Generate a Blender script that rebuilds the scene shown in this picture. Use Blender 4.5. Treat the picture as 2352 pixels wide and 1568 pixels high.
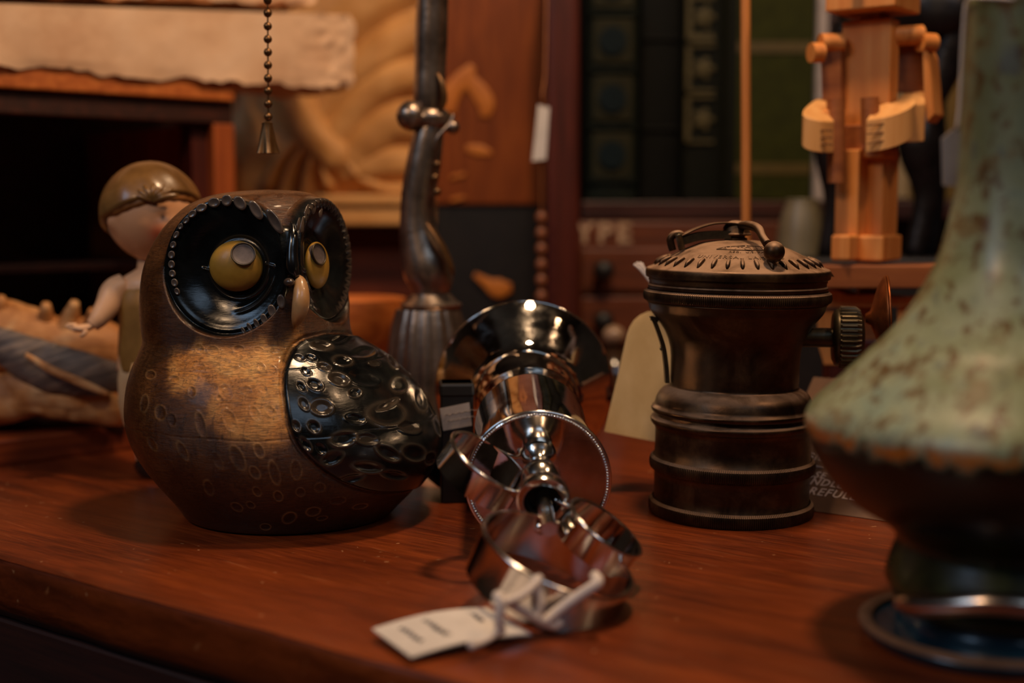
import bpy, math, random
import numpy as np
from mathutils import Vector, Matrix
random.seed(7); rng = np.random.default_rng(7)
for o in list(bpy.data.objects): bpy.data.objects.remove(o, do_unlink=True)
SC = bpy.context.scene; COL = SC.collection
PI = math.pi

# ---------------------------------------------------------------- camera, light, exposure
# lengths below are centimetres; U turns them into metres
U = 0.01
CAMH, FPX, TANP = 8.2, 3000.0, 314.0/3000.0
PITCH = math.atan(TANP); CP, SP = math.cos(PITCH), math.sin(PITCH)
cam_d = bpy.data.cameras.new('camera'); cam = bpy.data.objects.new('camera', cam_d); COL.objects.link(cam)
cam.location = (0, 0, CAMH*U); cam.rotation_euler = (PI/2-PITCH, 0, 0)
cam_d.sensor_width = 36; cam_d.lens = 36*FPX/2352
cam_d.clip_start = 0.01; cam_d.clip_end = 20
cam_d.dof.use_dof = True; cam_d.dof.focus_distance = 32.4*U; cam_d.dof.aperture_fstop = 7.3
SC.camera = cam
vs = SC.view_settings
vs.view_transform = 'Standard'; vs.look = 'None'; vs.gamma = 1; vs.use_curve_mapping = False; vs.exposure = 0.0
world = bpy.data.worlds.new('world'); SC.world = world; world.use_nodes = True
bg = world.node_tree.nodes['Background']; bg.inputs[0].default_value = (1.0, 0.55, 0.3, 1); bg.inputs[1].default_value = 0.02

def light(name, kind, loc, tgt, energy, color, size=None, sizey=None, spread=None):
    d = bpy.data.lights.new(name, kind); o = bpy.data.objects.new(name, d); COL.objects.link(o)
    o.location = Vector(loc)*U
    dv = Vector(tgt)*U - o.location
    o.rotation_euler = dv.to_track_quat('-Z', 'Y').to_euler()
    d.energy = energy; d.color = color
    if kind == 'AREA':
        d.shape = 'RECTANGLE' if sizey else 'DISK'; d.size = size*U
        if sizey: d.size_y = sizey*U
        if spread: d.spread = spread
    elif size: d.shadow_soft_size = size*U
    return o
light('table_lamp_light', 'AREA', (5, 31, 44), (2, 38, 2), 1.15, (1.0, 0.66, 0.38), 4.5)
light('shop_lamp_light', 'AREA', (-30, -12, 50), (-8, 52, 10), 0.8, (1.0, 0.64, 0.36), 8)  # added unseen warm lamp, brightens the plaster block and left side
light('relief_fill_light', 'AREA', (38, 18, 58), (-6, 58, 11), 0.75, (1.0, 0.62, 0.34), 6)  # added unseen warm lamp, put in to light up the relief
light('window_light_left', 'AREA', (-120, -60, 110), (0, 35, 4), 4.2, (0.48, 0.70, 1.0), 45, 70)
light('window_light_right', 'AREA', (45, -90, 120), (0, 35, 4), 3.0, (0.55, 0.75, 1.0), 90, 50)

# ---------------------------------------------------------------- measuring helpers
def ray(px, py):
    u = (px-1176)/FPX; v = (784-py)/FPX
    return np.array([u, CP+v*SP, -SP+v*CP])
def at(px, py, Y):
    d = ray(px, py); return np.array([0, 0, CAMH]) + d*(Y/d[1])
def gp(px, py, z=0.0):
    d = ray(px, py); return np.array([0, 0, CAMH]) + d*((z-CAMH)/d[2])
def onplane(px, py, p0, n):
    d = ray(px, py); c = np.array([0, 0, CAMH]); t = np.dot(np.array(p0)-c, n)/np.dot(d, n); return c+d*t
def proj(P):
    P = np.asarray(P, float); q = P-np.array([0, 0, CAMH])
    zc = q[..., 1]*CP - q[..., 2]*SP; xc = q[..., 0]; yc = q[..., 1]*SP + q[..., 2]*CP
    return 1176+FPX*xc/zc, 784-FPX*yc/zc
def tan_rz(px, py, x0, y0):
    """radius and height at which an upright turned form about (x0, y0) shows its outline at a measured point"""
    d = ray(px, py); n2 = d[0]**2+d[1]**2; r = abs(x0*d[1]-y0*d[0])/math.sqrt(n2); t = (x0*d[0]+y0*d[1])/n2
    return r, CAMH+d[2]*t
CR = np.array([1., 0, 0]); CU = np.array([0, SP, CP]); CF = np.array([0, CP, -SP])
def nrm(v):
    v = np.asarray(v, float); return v/np.linalg.norm(v)
def frame_z(z, hint=(0, 0, 1)):
    z = nrm(z); h = np.array(hint, float)
    if abs(np.dot(z, h)) > .98: h = np.array([1., 0, 0])
    x = nrm(np.cross(h, z)); y = np.cross(z, x); return np.stack([x, y, z], 1)
def rotz(a): c, s = math.cos(a), math.sin(a); return np.array([[c, -s, 0], [s, c, 0], [0, 0, 1.]])
def smooth01(t): t = np.clip(t, 0, 1); return t*t*(3-2*t)
def catmull(pts, n=8):
    P = np.array(pts, float); P = np.vstack([2*P[0]-P[1], P, 2*P[-1]-P[-2]]); out = []
    for i in range(1, len(P)-2):
        for k in range(n):
            t = k/n; a, b, c, d = P[i-1], P[i], P[i+1], P[i+2]
            out.append(.5*((2*b)+(c-a)*t+(2*a-5*b+4*c-d)*t*t+(3*b-a-3*c+d)*t**3))
    out.append(P[-2]); return np.array(out)
def vnoise(P, scale, seed=0):
    """smooth value noise on points, about -1..1"""
    r = np.random.default_rng(seed); T = r.uniform(-1, 1, (32, 32, 32)); Q = np.asarray(P, float)*scale+100
    i = np.floor(Q).astype(int); f = Q-i; f = f*f*(3-2*f); o = 0
    for dx in (0, 1):
        for dy in (0, 1):
            for dz in (0, 1):
                w = (f[..., 0] if dx else 1-f[..., 0])*(f[..., 1] if dy else 1-f[..., 1])*(f[..., 2] if dz else 1-f[..., 2])
                o = o + w*T[(i[..., 0]+dx) % 32, (i[..., 1]+dy) % 32, (i[..., 2]+dz) % 32]
    return o

# ---------------------------------------------------------------- mesh builder
class MB:
    def __init__(s): s.V = []; s.F = []; s.n = 0
    def add(s, v, f):
        v = np.asarray(v, float).reshape(-1, 3)
        s.V.append(v); s.F += [tuple(int(i)+s.n for i in q) for q in f]; s.n += len(v); return s
    def grid(s, P, cu=False, cv=False):
        n, m = P.shape[:2]; idx = np.arange(n*m).reshape(n, m)
        a = idx if cu else idx[:-1]; b = np.roll(idx, -1, 0) if cu else idx[1:]
        if cv: q = np.stack([a, np.roll(a, -1, 1), np.roll(b, -1, 1), b], -1)
        else: q = np.stack([a[:, :-1], a[:, 1:], b[:, 1:], b[:, :-1]], -1)
        return s.add(P, q.reshape(-1, 4))
    def lathe(s, prof, c=(0, 0, 0), R=None, n=64, wob=None, caps=True):
        """prof: (radius, height) pairs; R: 3x3 whose third column is the axis"""
        prof = np.array(prof, float); th = np.linspace(0, 2*PI, n, endpoint=False)
        r = np.maximum(prof[:, 0], 1e-4)[:, None]*np.ones(n); z = prof[:, 1][:, None]*np.ones(n)
        if wob is not None: r = r*wob(th[None, :], np.arange(len(prof))[:, None], prof)
        P = np.stack([r*np.cos(th), r*np.sin(th), z], -1)
        if R is not None: P = P@np.asarray(R).T
        P = P+np.array(c); k = len(prof)
        s.grid(P, False, True)
        if caps:
            b = s.n-k*n
            s.F.append(tuple(range(b+n-1, b-1, -1))); s.F.append(tuple(range(s.n-n, s.n)))
        return s
    def tube(s, pts, rad, n=12, sm=0, flat=1.0, up=(0, 0, 1), caps=True):
        pts = np.array(pts, float); rad = np.ones(len(pts))*rad
        if sm:
            q = catmull(np.hstack([pts, rad[:, None]]), sm); pts, rad = q[:, :3], q[:, 3]
        T = np.gradient(pts, axis=0); T /= np.linalg.norm(T, axis=1)[:, None]+1e-12
        N = []; u = np.array(up, float)
        if abs(np.dot(u, T[0])) > .95: u = np.array([1., 0, 0])
        x = nrm(u-np.dot(u, T[0])*T[0])
        for t in T:
            x = nrm(x-np.dot(x, t)*t); N.append(x)
        N = np.array(N); B = np.cross(T, N); th = np.linspace(0, 2*PI, n, endpoint=False)
        P = pts[:, None]+rad[:, None, None]*(np.cos(th)[None, :, None]*N[:, None]*flat+np.sin(th)[None, :, None]*B[:, None])
        k = len(pts); s.grid(P, False, True)
        if caps:
            b = s.n-k*n; s.F.append(tuple(range(b+n-1, b-1, -1))); s.F.append(tuple(range(s.n-n, s.n)))
        return s
    def box(s, c, size, R=None):
        h = np.array(size, float)/2
        v = np.array([[x, y, z] for x in (-1, 1) for y in (-1, 1) for z in (-1, 1)])*h
        if R is not None: v = v@np.asarray(R).T
        return s.add(v+np.array(c), [(0, 1, 3, 2), (4, 6, 7, 5), (0, 4, 5, 1), (2, 3, 7, 6), (0, 2, 6, 4), (1, 5, 7, 3)])
    def prism(s, out, t, o=(0, 0, 0), X=(1, 0, 0), Y=(0, 0, 1), Z=(0, 1, 0)):
        """outline (list of 2D) in plane X,Y at o, extruded by t along Z"""
        X, Y, Z, o = map(lambda a: np.array(a, float), (X, Y, Z, o)); p = np.array(out, float); n = len(p)
        a = o+p[:, :1]*X+p[:, 1:]*Y; b = a+Z*t
        return s.add(np.vstack([a, b]), [tuple(range(n)), tuple(range(2*n-1, n-1, -1))]+[(i, i+n, (i+1) % n+n, (i+1) % n) for i in range(n)])
    def hexa(s, A, B):
        """two matching quads"""
        return s.add(np.vstack([A, B]), [(3, 2, 1, 0), (4, 5, 6, 7)]+[(i, (i+1) % 4, (i+1) % 4+4, i+4) for i in range(4)])
    def ball(s, c, r, R=None, n=24, m=14):
        ph = np.linspace(-PI/2, PI/2, m); th = np.linspace(0, 2*PI, n, endpoint=False)
        r = np.ones(3)*r
        P = np.stack([np.cos(ph)[:, None]*np.cos(th)*r[0], np.cos(ph)[:, None]*np.sin(th)*r[1], np.sin(ph)[:, None]*np.ones(n)*r[2]], -1)
        if R is not None: P = P@np.asarray(R).T
        return s.grid(P+np.array(c), False, True)
    def torus(s, c, R0, r0, M=None, n=64, m=10, wob=None):
        a = np.linspace(0, 2*PI, n, endpoint=False); b = np.linspace(0, 2*PI, m, endpoint=False)
        rr = r0*(1 if wob is None else wob(a))*np.ones(n)
        P = np.stack([(R0+rr[:, None]*np.cos(b))*np.cos(a)[:, None], (R0+rr[:, None]*np.cos(b))*np.sin(a)[:, None], rr[:, None]*np.sin(b)], -1)
        if M is not None: P = P@np.asarray(M).T
        return s.grid(P+np.array(c), True, True)
    def arrays(s): return np.vstack(s.V), s.F

ORG = {}
def obj(name, mb, mat=None, parent=None, org=None, smooth=38, bevel=0, subsurf=0, label=None, attrs=None, seg=2):
    V, F = mb.arrays()
    base = ORG[parent.name] if parent is not None else np.array(org if org is not None else (V.min(0)+V.max(0))/2*np.array([1, 1, 0])+np.array([0, 0, V[:, 2].min()]))
    me = bpy.data.meshes.new(name); me.from_pydata(((V-base)*U).tolist(), [], F)
    me.update(); me.validate()
    if smooth:
        me.shade_smooth()
        if smooth < 180: me.set_sharp_from_angle(angle=math.radians(smooth))
    o = bpy.data.objects.new(name, me); COL.objects.link(o)
    if parent is not None: o.parent = parent
    else: o.location = Vector(base)*U
    ORG[o.name] = base
    if mat: me.materials.append(mat)
    if attrs:
        for k, a in attrs.items():
            at_ = me.attributes.new(k, 'FLOAT', 'POINT'); at_.data.foreach_set('value', np.asarray(a, np.float32).ravel())
    if bevel:
        b = o.modifiers.new('bevel', 'BEVEL'); b.width = bevel*U; b.segments = seg; b.limit_method = 'ANGLE'; b.angle_limit = math.radians(40)
    if subsurf:
        b = o.modifiers.new('sub', 'SUBSURF'); b.levels = subsurf; b.render_levels = subsurf
    if label: o['label'] = label
    return o
def thing(name, label, cat, org, group=None):
    o = bpy.data.objects.new(name, None); COL.objects.link(o); o.location = Vector(org)*U; o.empty_display_size = .01
    ORG[o.name] = np.array(org, float); o['label'] = label; o['category'] = cat
    if group: o['group'] = group
    return o
def tag(o, label, cat, group=None):
    o['label'] = label; o['category'] = cat
    if group: o['group'] = group
    return o
def struct(o): o['kind'] = 'structure'; return o
def text_arrays(s, size=1.0, depth=0.05, shear=0, spacing=1.0, off=0.0, res=3):
    c = bpy.data.curves.new('t', 'FONT'); c.body = s; c.size = size; c.extrude = depth; c.resolution_u = res; c.shear = shear
    c.space_character = spacing; c.align_x = 'CENTER'; c.offset = off
    o = bpy.data.objects.new('t', c); COL.objects.link(o); dg = bpy.context.evaluated_depsgraph_get()
    me = bpy.data.meshes.new_from_object(o.evaluated_get(dg))
    v = np.array([x.co[:] for x in me.vertices]).reshape(-1, 3); f = [tuple(p.vertices) for p in me.polygons]
    bpy.data.objects.remove(o); bpy.data.curves.remove(c); bpy.data.meshes.remove(me)
    return v, f

# ---------------------------------------------------------------- materials
def lin(c):
    return tuple(((x/255)/12.92 if x/255 <= .04045 else (((x/255)+.055)/1.055)**2.4) for x in c)+(1,)
class NT:
    def __init__(s, name):
        s.m = bpy.data.materials.new(name); s.m.use_nodes = True; s.t = s.m.node_tree; s.N = s.t.nodes
        s.p = s.N['Principled BSDF']
    def node(s, typ, **kw):
        n = s.N.new(typ)
        for k, v in kw.items(): setattr(n, k, v)
        return n
    def L(s, a, b): s.t.links.new(a, b)
    def set(s, inp, v):
        if hasattr(v, 'links') or isinstance(v, bpy.types.NodeSocket): s.L(v, inp)
        else: inp.default_value = v
    def coord(s, scale=(1, 1, 1), rot=(0, 0, 0), kind='Object'):
        tc = s.node('ShaderNodeTexCoord'); mp = s.node('ShaderNodeMapping')
        k = 100 if kind == 'Object' else 1
        mp.inputs['Scale'].default_value = tuple(k*x for x in scale); mp.inputs['Rotation'].default_value = rot
        # rotate first, then stretch
        if any(rot):
            m0 = s.node('ShaderNodeMapping'); m0.inputs['Rotation'].default_value = rot; mp.inputs['Rotation'].default_value = (0, 0, 0)
            s.L(tc.outputs[kind], m0.inputs[0]); s.L(m0.outputs[0], mp.inputs[0])
        else: s.L(tc.outputs[kind], mp.inputs[0])
        return mp.outputs[0]
    def noise(s, vec, scale=1, detail=4, rough=.6, dist=0):
        n = s.node('ShaderNodeTexNoise'); s.L(vec, n.inputs['Vector']); n.inputs['Scale'].default_value = scale
        n.inputs['Detail'].default_value = detail; n.inputs['Roughness'].default_value = rough; n.inputs['Distortion'].default_value = dist
        return n.outputs['Fac']
    def ramp(s, fac, stops, interp='LINEAR'):
        r = s.node('ShaderNodeValToRGB'); s.L(fac, r.inputs[0]); e = r.color_ramp; e.interpolation = interp
        while len(e.elements) < len(stops): e.elements.new(.5)
        for el, (p, c) in zip(e.elements, stops):
            el.position = p; el.color = lin(c) if len(c) == 3 else c
        return r.outputs[0]
    def gray(s, fac, a, b, va=0, vb=1):
        m = s.node('ShaderNodeMapRange'); m.interpolation_type = 'SMOOTHSTEP'; s.L(fac, m.inputs[0])
        m.inputs[1].default_value = a; m.inputs[2].default_value = b; m.inputs[3].default_value = va; m.inputs[4].default_value = vb
        return m.outputs[0]
    def mix(s, fac, a, b, mode='MIX'):
        m = s.node('ShaderNodeMix', data_type='RGBA', blend_type=mode)
        s.set(m.inputs[0], fac)
        for inp, v in ((m.inputs[6], a), (m.inputs[7], b)):
            if isinstance(v, tuple): inp.default_value = lin(v) if len(v) == 3 else v
            else: s.L(v, inp)
        return m.outputs[2]
    def math(s, op, a, b=None):
        m = s.node('ShaderNodeMath', operation=op); s.set(m.inputs[0], a)
        if b is not None: s.set(m.inputs[1], b)
        return m.outputs[0]
    def attr(s, n): a = s.node('ShaderNodeAttribute', attribute_name=n); return a.outputs['Fac']
    def bump(s, h, dist=.01, strength=1.0):
        b = s.node('ShaderNodeBump'); s.L(h, b.inputs['Height']); b.inputs['Distance'].default_value = dist*U; b.inputs['Strength'].default_value = strength
        s.L(b.outputs[0], s.p.inputs['Normal']); return b
    def fin(s, col=None, rough=.5, metal=0, coat=0, spec=.5, coatr=.1):
        if col is not None: s.set(s.p.inputs['Base Color'], lin(col) if isinstance(col, tuple) and len(col) == 3 else col)
        s.set(s.p.inputs['Roughness'], rough); s.set(s.p.inputs['Metallic'], metal)
        s.p.inputs['Coat Weight'].default_value = coat; s.p.inputs['Coat Roughness'].default_value = coatr
        s.p.inputs['Specular IOR Level'].default_value = spec
        return s.m
def simple(name, stops, scale=(1, 1, 1), ns=1, detail=5, rough=.5, metal=0, coat=0, bump=0, rot=(0, 0, 0), spec=.5, dist=0, rr=0):
    """noise-driven colour ramp material, coordinates in centimetres"""
    t = NT(name); v = t.coord(scale, rot); f = t.noise(v, ns, detail, .6, dist)
    col = t.ramp(f, stops)
    r = rough
    if rr: r = t.gray(f, .3, .7, rough-rr, rough+rr)
    if bump: t.bump(f, bump)
    return t.fin(col, r, metal, coat, spec)
def wood(name, dark, mid, light, axis='x', rot=(0, 0, 0), ns=1.0, rough=.5, coat=0, bump=.008):
    sc = {'x': (.12, 1.6, 1.6), 'y': (1.6, .12, 1.6), 'z': (1.6, 1.6, .12)}[axis]
    return simple(name, [(.25, dark), (.5, mid), (.75, light)], sc, ns*2, 6, rough, 0, coat, bump, rot)
# ---------------------------------------------------------------- material library
M = {}
def table_mat():
    t = NT('mahogany_table'); a = math.radians(35.7)
    v = t.coord((.16, 1.8, 1), (0, 0, a)); f1 = t.noise(v, 1.2, 8, .65, .3)
    v2 = t.coord((.6, 14, 1), (0, 0, a)); f2 = t.noise(v2, 1.6, 5, .7)
    v3 = t.coord((.12, .3, 1), (0, 0, a)); f3 = t.noise(v3, 1, 3)
    c = t.ramp(f1, [(.25, (62, 22, 7)), (.5, (110, 44, 14)), (.75, (152, 70, 24))])
    c = t.mix(t.gray(f2, .35, .62, .6, 0), c, (38, 15, 8))
    c = t.mix(t.gray(f3, .35, .7, 0, .4), c, (158, 72, 24))
    # dust specks and pale scratches
    v4 = t.coord((3.2, 3.2, 3.2)); f4 = t.noise(v4, 1.5, 2, .5); f4b = t.noise(t.coord((1, 1, 1)), .8, 3)
    sp = t.math('MULTIPLY', t.gray(f4, .70, .74), t.gray(f4b, .5, .6))
    v5 = t.coord((.25, 9, 1), (0, 0, a+.12)); f5 = t.noise(v5, 1.3, 3, .5)
    c = t.mix(t.math('MULTIPLY', t.gray(f5, .68, .74), .35), c, (190, 120, 75))
    c = t.mix(t.math('MULTIPLY', sp, .6), c, (205, 150, 105))
    t.bump(t.math('ADD', f2, t.math('MULTIPLY', f1, .6)), .006, .8)
    return t.fin(c, t.gray(f2, .3, .7, .28, .44), 0, .2, .45, .2)
M['table'] = table_mat()
M['table_side'] = wood('mahogany_apron', (30, 10, 6), (44, 16, 9), (60, 24, 12), 'x', (0, 0, math.radians(35.7)), rough=.6)
M['dark_wood'] = wood('dark_mahogany', (34, 12, 6), (52, 20, 10), (74, 30, 14), 'x', rough=.5)
M['dark_wood_v'] = wood('dark_mahogany_upright', (44, 14, 8), (70, 22, 12), (92, 34, 18), 'z', rough=.45)
M['orange_wood'] = wood('orange_oak', (150, 74, 26), (186, 100, 40), (212, 126, 58), 'x', rough=.5)
M['orange_wood_v'] = wood('orange_oak_upright', (120, 54, 20), (160, 78, 30), (186, 100, 44), 'z', rough=.5)
M['toy_wood'] = wood('toy_pine', (196, 112, 46), (214, 134, 62), (228, 156, 84), 'z', rough=.55)
M['toy_pale'] = wood('toy_pale_pine', (206, 142, 76), (218, 158, 92), (228, 174, 108), 'z', rough=.55)
M['toy_dark'] = wood('toy_red_pine', (120, 64, 28), (144, 80, 36), (164, 98, 48), 'x', rough=.55)
M['dowel'] = wood('dowel_beech', (176, 104, 46), (196, 122, 58), (208, 138, 72), 'z', rough=.5)
M['wall'] = simple('wall_plaster', [(.3, (120, 92, 66)), (.7, (142, 112, 84))], ns=.1, rough=.9)
M['floor'] = wood('floor_boards', (40, 22, 12), (58, 32, 18), (74, 42, 24), 'y', ns=.3, rough=.6)
M['black'] = simple('black_iron', [(.3, (14, 12, 12)), (.7, (34, 30, 32))], ns=1.5, rough=.35, metal=.4, bump=.05)
M['black_flat'] = simple('black_card', [(.3, (10, 8, 8)), (.7, (22, 17, 15))], ns=1.5, rough=.5)
M['paper'] = simple('white_paper', [(.3, (206, 196, 186)), (.7, (222, 212, 202))], ns=1.5, rough=.8)
M['paper_dim'] = simple('grey_paper', [(.3, (150, 138, 132)), (.7, (176, 164, 158))], ns=1.2, rough=.8)
M['cream_card'] = simple('cream_card', [(.3, (196, 164, 112)), (.55, (214, 184, 134)), (.75, (222, 194, 148))], (1, 1, .5), ns=.9, rough=.8, bump=.003)
M['string'] = simple('cotton_string', [(.3, (214, 198, 186)), (.7, (232, 218, 208))], (1, 1, 1), ns=12, rough=.9, bump=.02)
M['ink'] = simple('ink', [(.3, (60, 58, 66)), (.7, (84, 80, 90))], ns=3, rough=.8)
def silver_mat():
    t = NT('polished_silver'); f = t.noise(t.coord((1, 1, 1)), 1.6, 5, .6); f2 = t.noise(t.coord((.4, 22, 22)), 1, 3)
    t.bump(f2, .0012, .5)
    return t.fin(t.ramp(f, [(.3, (206, 198, 190)), (.7, (232, 226, 220))]), t.gray(f, .35, .7, .03, .12), 1.0)
M['silver'] = silver_mat()
M['silver_soft'] = simple('silver_worn', [(.3, (214, 206, 198)), (.7, (236, 230, 224))], ns=2, rough=.17, metal=1.0)
M['socket'] = simple('dark_socket', [(.3, (14, 11, 10)), (.7, (26, 21, 18))], ns=2, rough=.6)
def brass_mat(name, dusty=0.0):
    t = NT(name); v = t.coord((1, 1, 1)); f = t.noise(v, 1.1, 7, .65, .4); f2 = t.noise(v, 9, 4, .7)
    c = t.ramp(f, [(.25, (38, 26, 17)), (.5, (68, 48, 31)), (.75, (102, 76, 50))])
    c = t.mix(t.gray(f2, .55, .72, 0, .35), c, (66, 48, 30))
    # dust lies on faces that look up
    g = t.node('ShaderNodeNewGeometry'); sx = t.node('ShaderNodeSeparateXYZ'); t.L(g.outputs['Normal'], sx.inputs[0])
    d = t.math('MULTIPLY', t.gray(sx.outputs[2], .35, .85), t.gray(f, .32, .62, .5, 1.0))
    d = t.math('MULTIPLY', d, .95+dusty)
    c = t.mix(d, c, (164, 128, 98))
    t.bump(t.math('ADD', f, t.math('MULTIPLY', f2, .3)), .012, .6)
    met = t.math('SUBTRACT', .85, t.math('MULTIPLY', d, .8))
    ro = t.math('ADD', t.gray(f, .3, .7, .32, .5), t.math('MULTIPLY', d, .25))
    return t.fin(c, ro, met)
M['brass'] = brass_mat('tarnished_brass')
M['copper'] = simple('copper_disc', [(.3, (120, 62, 30)), (.6, (168, 96, 50)), (.8, (120, 84, 54))], ns=1.6, rough=.38, metal=.85, bump=.01)
M['gunmetal'] = simple('dark_brass', [(.3, (58, 50, 38)), (.7, (92, 80, 60))], ns=2.5, rough=.4, metal=.8, bump=.01)
M['pewter'] = simple('pewter', [(.25, (96, 82, 72)), (.5, (150, 132, 118)), (.8, (196, 178, 162))], ns=1.0, rough=.3, metal=.9, bump=.03)
M['bronze'] = simple('antique_bronze', [(.25, (80, 56, 34)), (.6, (132, 96, 60)), (.8, (170, 130, 84))], ns=1.2, rough=.35, metal=.8)
M['plaster'] = simple('rough_plaster', [(.25, (206, 160, 124)), (.5, (228, 188, 152)), (.8, (238, 204, 172))], ns=.45, detail=8, rough=.85, bump=.08)
M['relief'] = simple('gilt_plaster', [(.25, (186, 128, 66)), (.5, (208, 152, 88)), (.8, (222, 172, 108))], ns=.4, detail=4, rough=.6, bump=.02)

# ---------------------------------------------------------------- room
def wallbox(name, lo, hi, mat):
    lo = np.array(lo, float); hi = np.array(hi, float)
    return struct(obj(name, MB().box((lo+hi)/2, hi-lo), mat, smooth=0))
wallbox('floor', (-200, -200, -78), (200, 160, -74), M['floor'])
wallbox('ceiling', (-200, -200, 170), (200, 160, 174), M['wall'])
wallbox('wall_back', (-200, 150, -74), (200, 154, 170), M['wall'])
wallbox('wall_front', (-200, -204, -74), (200, -200, 170), M['wall'])
wallbox('wall_left', (-204, -200, -74), (-200, 160, 170), M['wall'])
wallbox('wall_right', (200, -200, -74), (204, 160, 170), M['wall'])

# ---------------------------------------------------------------- table
FE0 = gp(0, 1283); FE1 = gp(1060, 1568)             # two points of the front edge
ed = nrm((FE1-FE0)*np.array([1, 1, 0])); back = np.array([-ed[1], ed[0], 0]);
if back[1] < 0: back = -back
tb = thing('table', 'red-brown mahogany table top with a worn slanting front edge', 'table', (0, 40, -74))
def table_top():
    mb = MB(); n = 160
    prof = [(-.02, 0.0), (.0, -.03), (-.06, -.12), (-.03, -.35), (.02, -.9), (.12, -1.25), (.45, -1.6)]  # inward, z
    prof = [(.35, 0), (.12, -.012)]+[(a+.05, b-.03) for a, b in prof]
    s = np.linspace(-60, 45, n); P = []
    for a, z in [(90, 0), (40, 0), (10, 0)]+prof+[(90, -1.7)]:
        row = FE0[None, :]+ed[None, :]*s[:, None]+back[None, :]*a
        row = row+np.zeros_like(row); row[:, 2] = z
        if a < 1 and z < -.01:
            w = vnoise(np.stack([s, s*0, s*0+z], 1), .9, 3)*.05+vnoise(np.stack([s, s*0, s*0], 1), 3.0, 5)*.03
            row += back[None, :]*w[:, None]
        P.append(row)
    mb.grid(np.array(P)[::-1]); return mb
obj('table_top', table_top(), M['table'], tb, smooth=50)
ap = MB(); c0 = FE0+ed*(-7)+back*45
Rt = np.stack([ed, back, [0, 0, 1]], 1)
ap.box(FE0+ed*(-7.5)+back*1.2+np.array([0, 0, -7.7]), (104, 1.4, 12), Rt)
obj('apron', ap, M['table_side'], tb, smooth=0, bevel=.1)
for a, b in ((-58, 4), (42, 4), (-58, 84), (42, 84)):
    obj('leg', MB().box(FE0+ed*a+back*b+np.array([0, 0, -37.9]), (5, 5, 72.2), Rt), M['table_side'], tb, smooth=0, bevel=.3)
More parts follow.
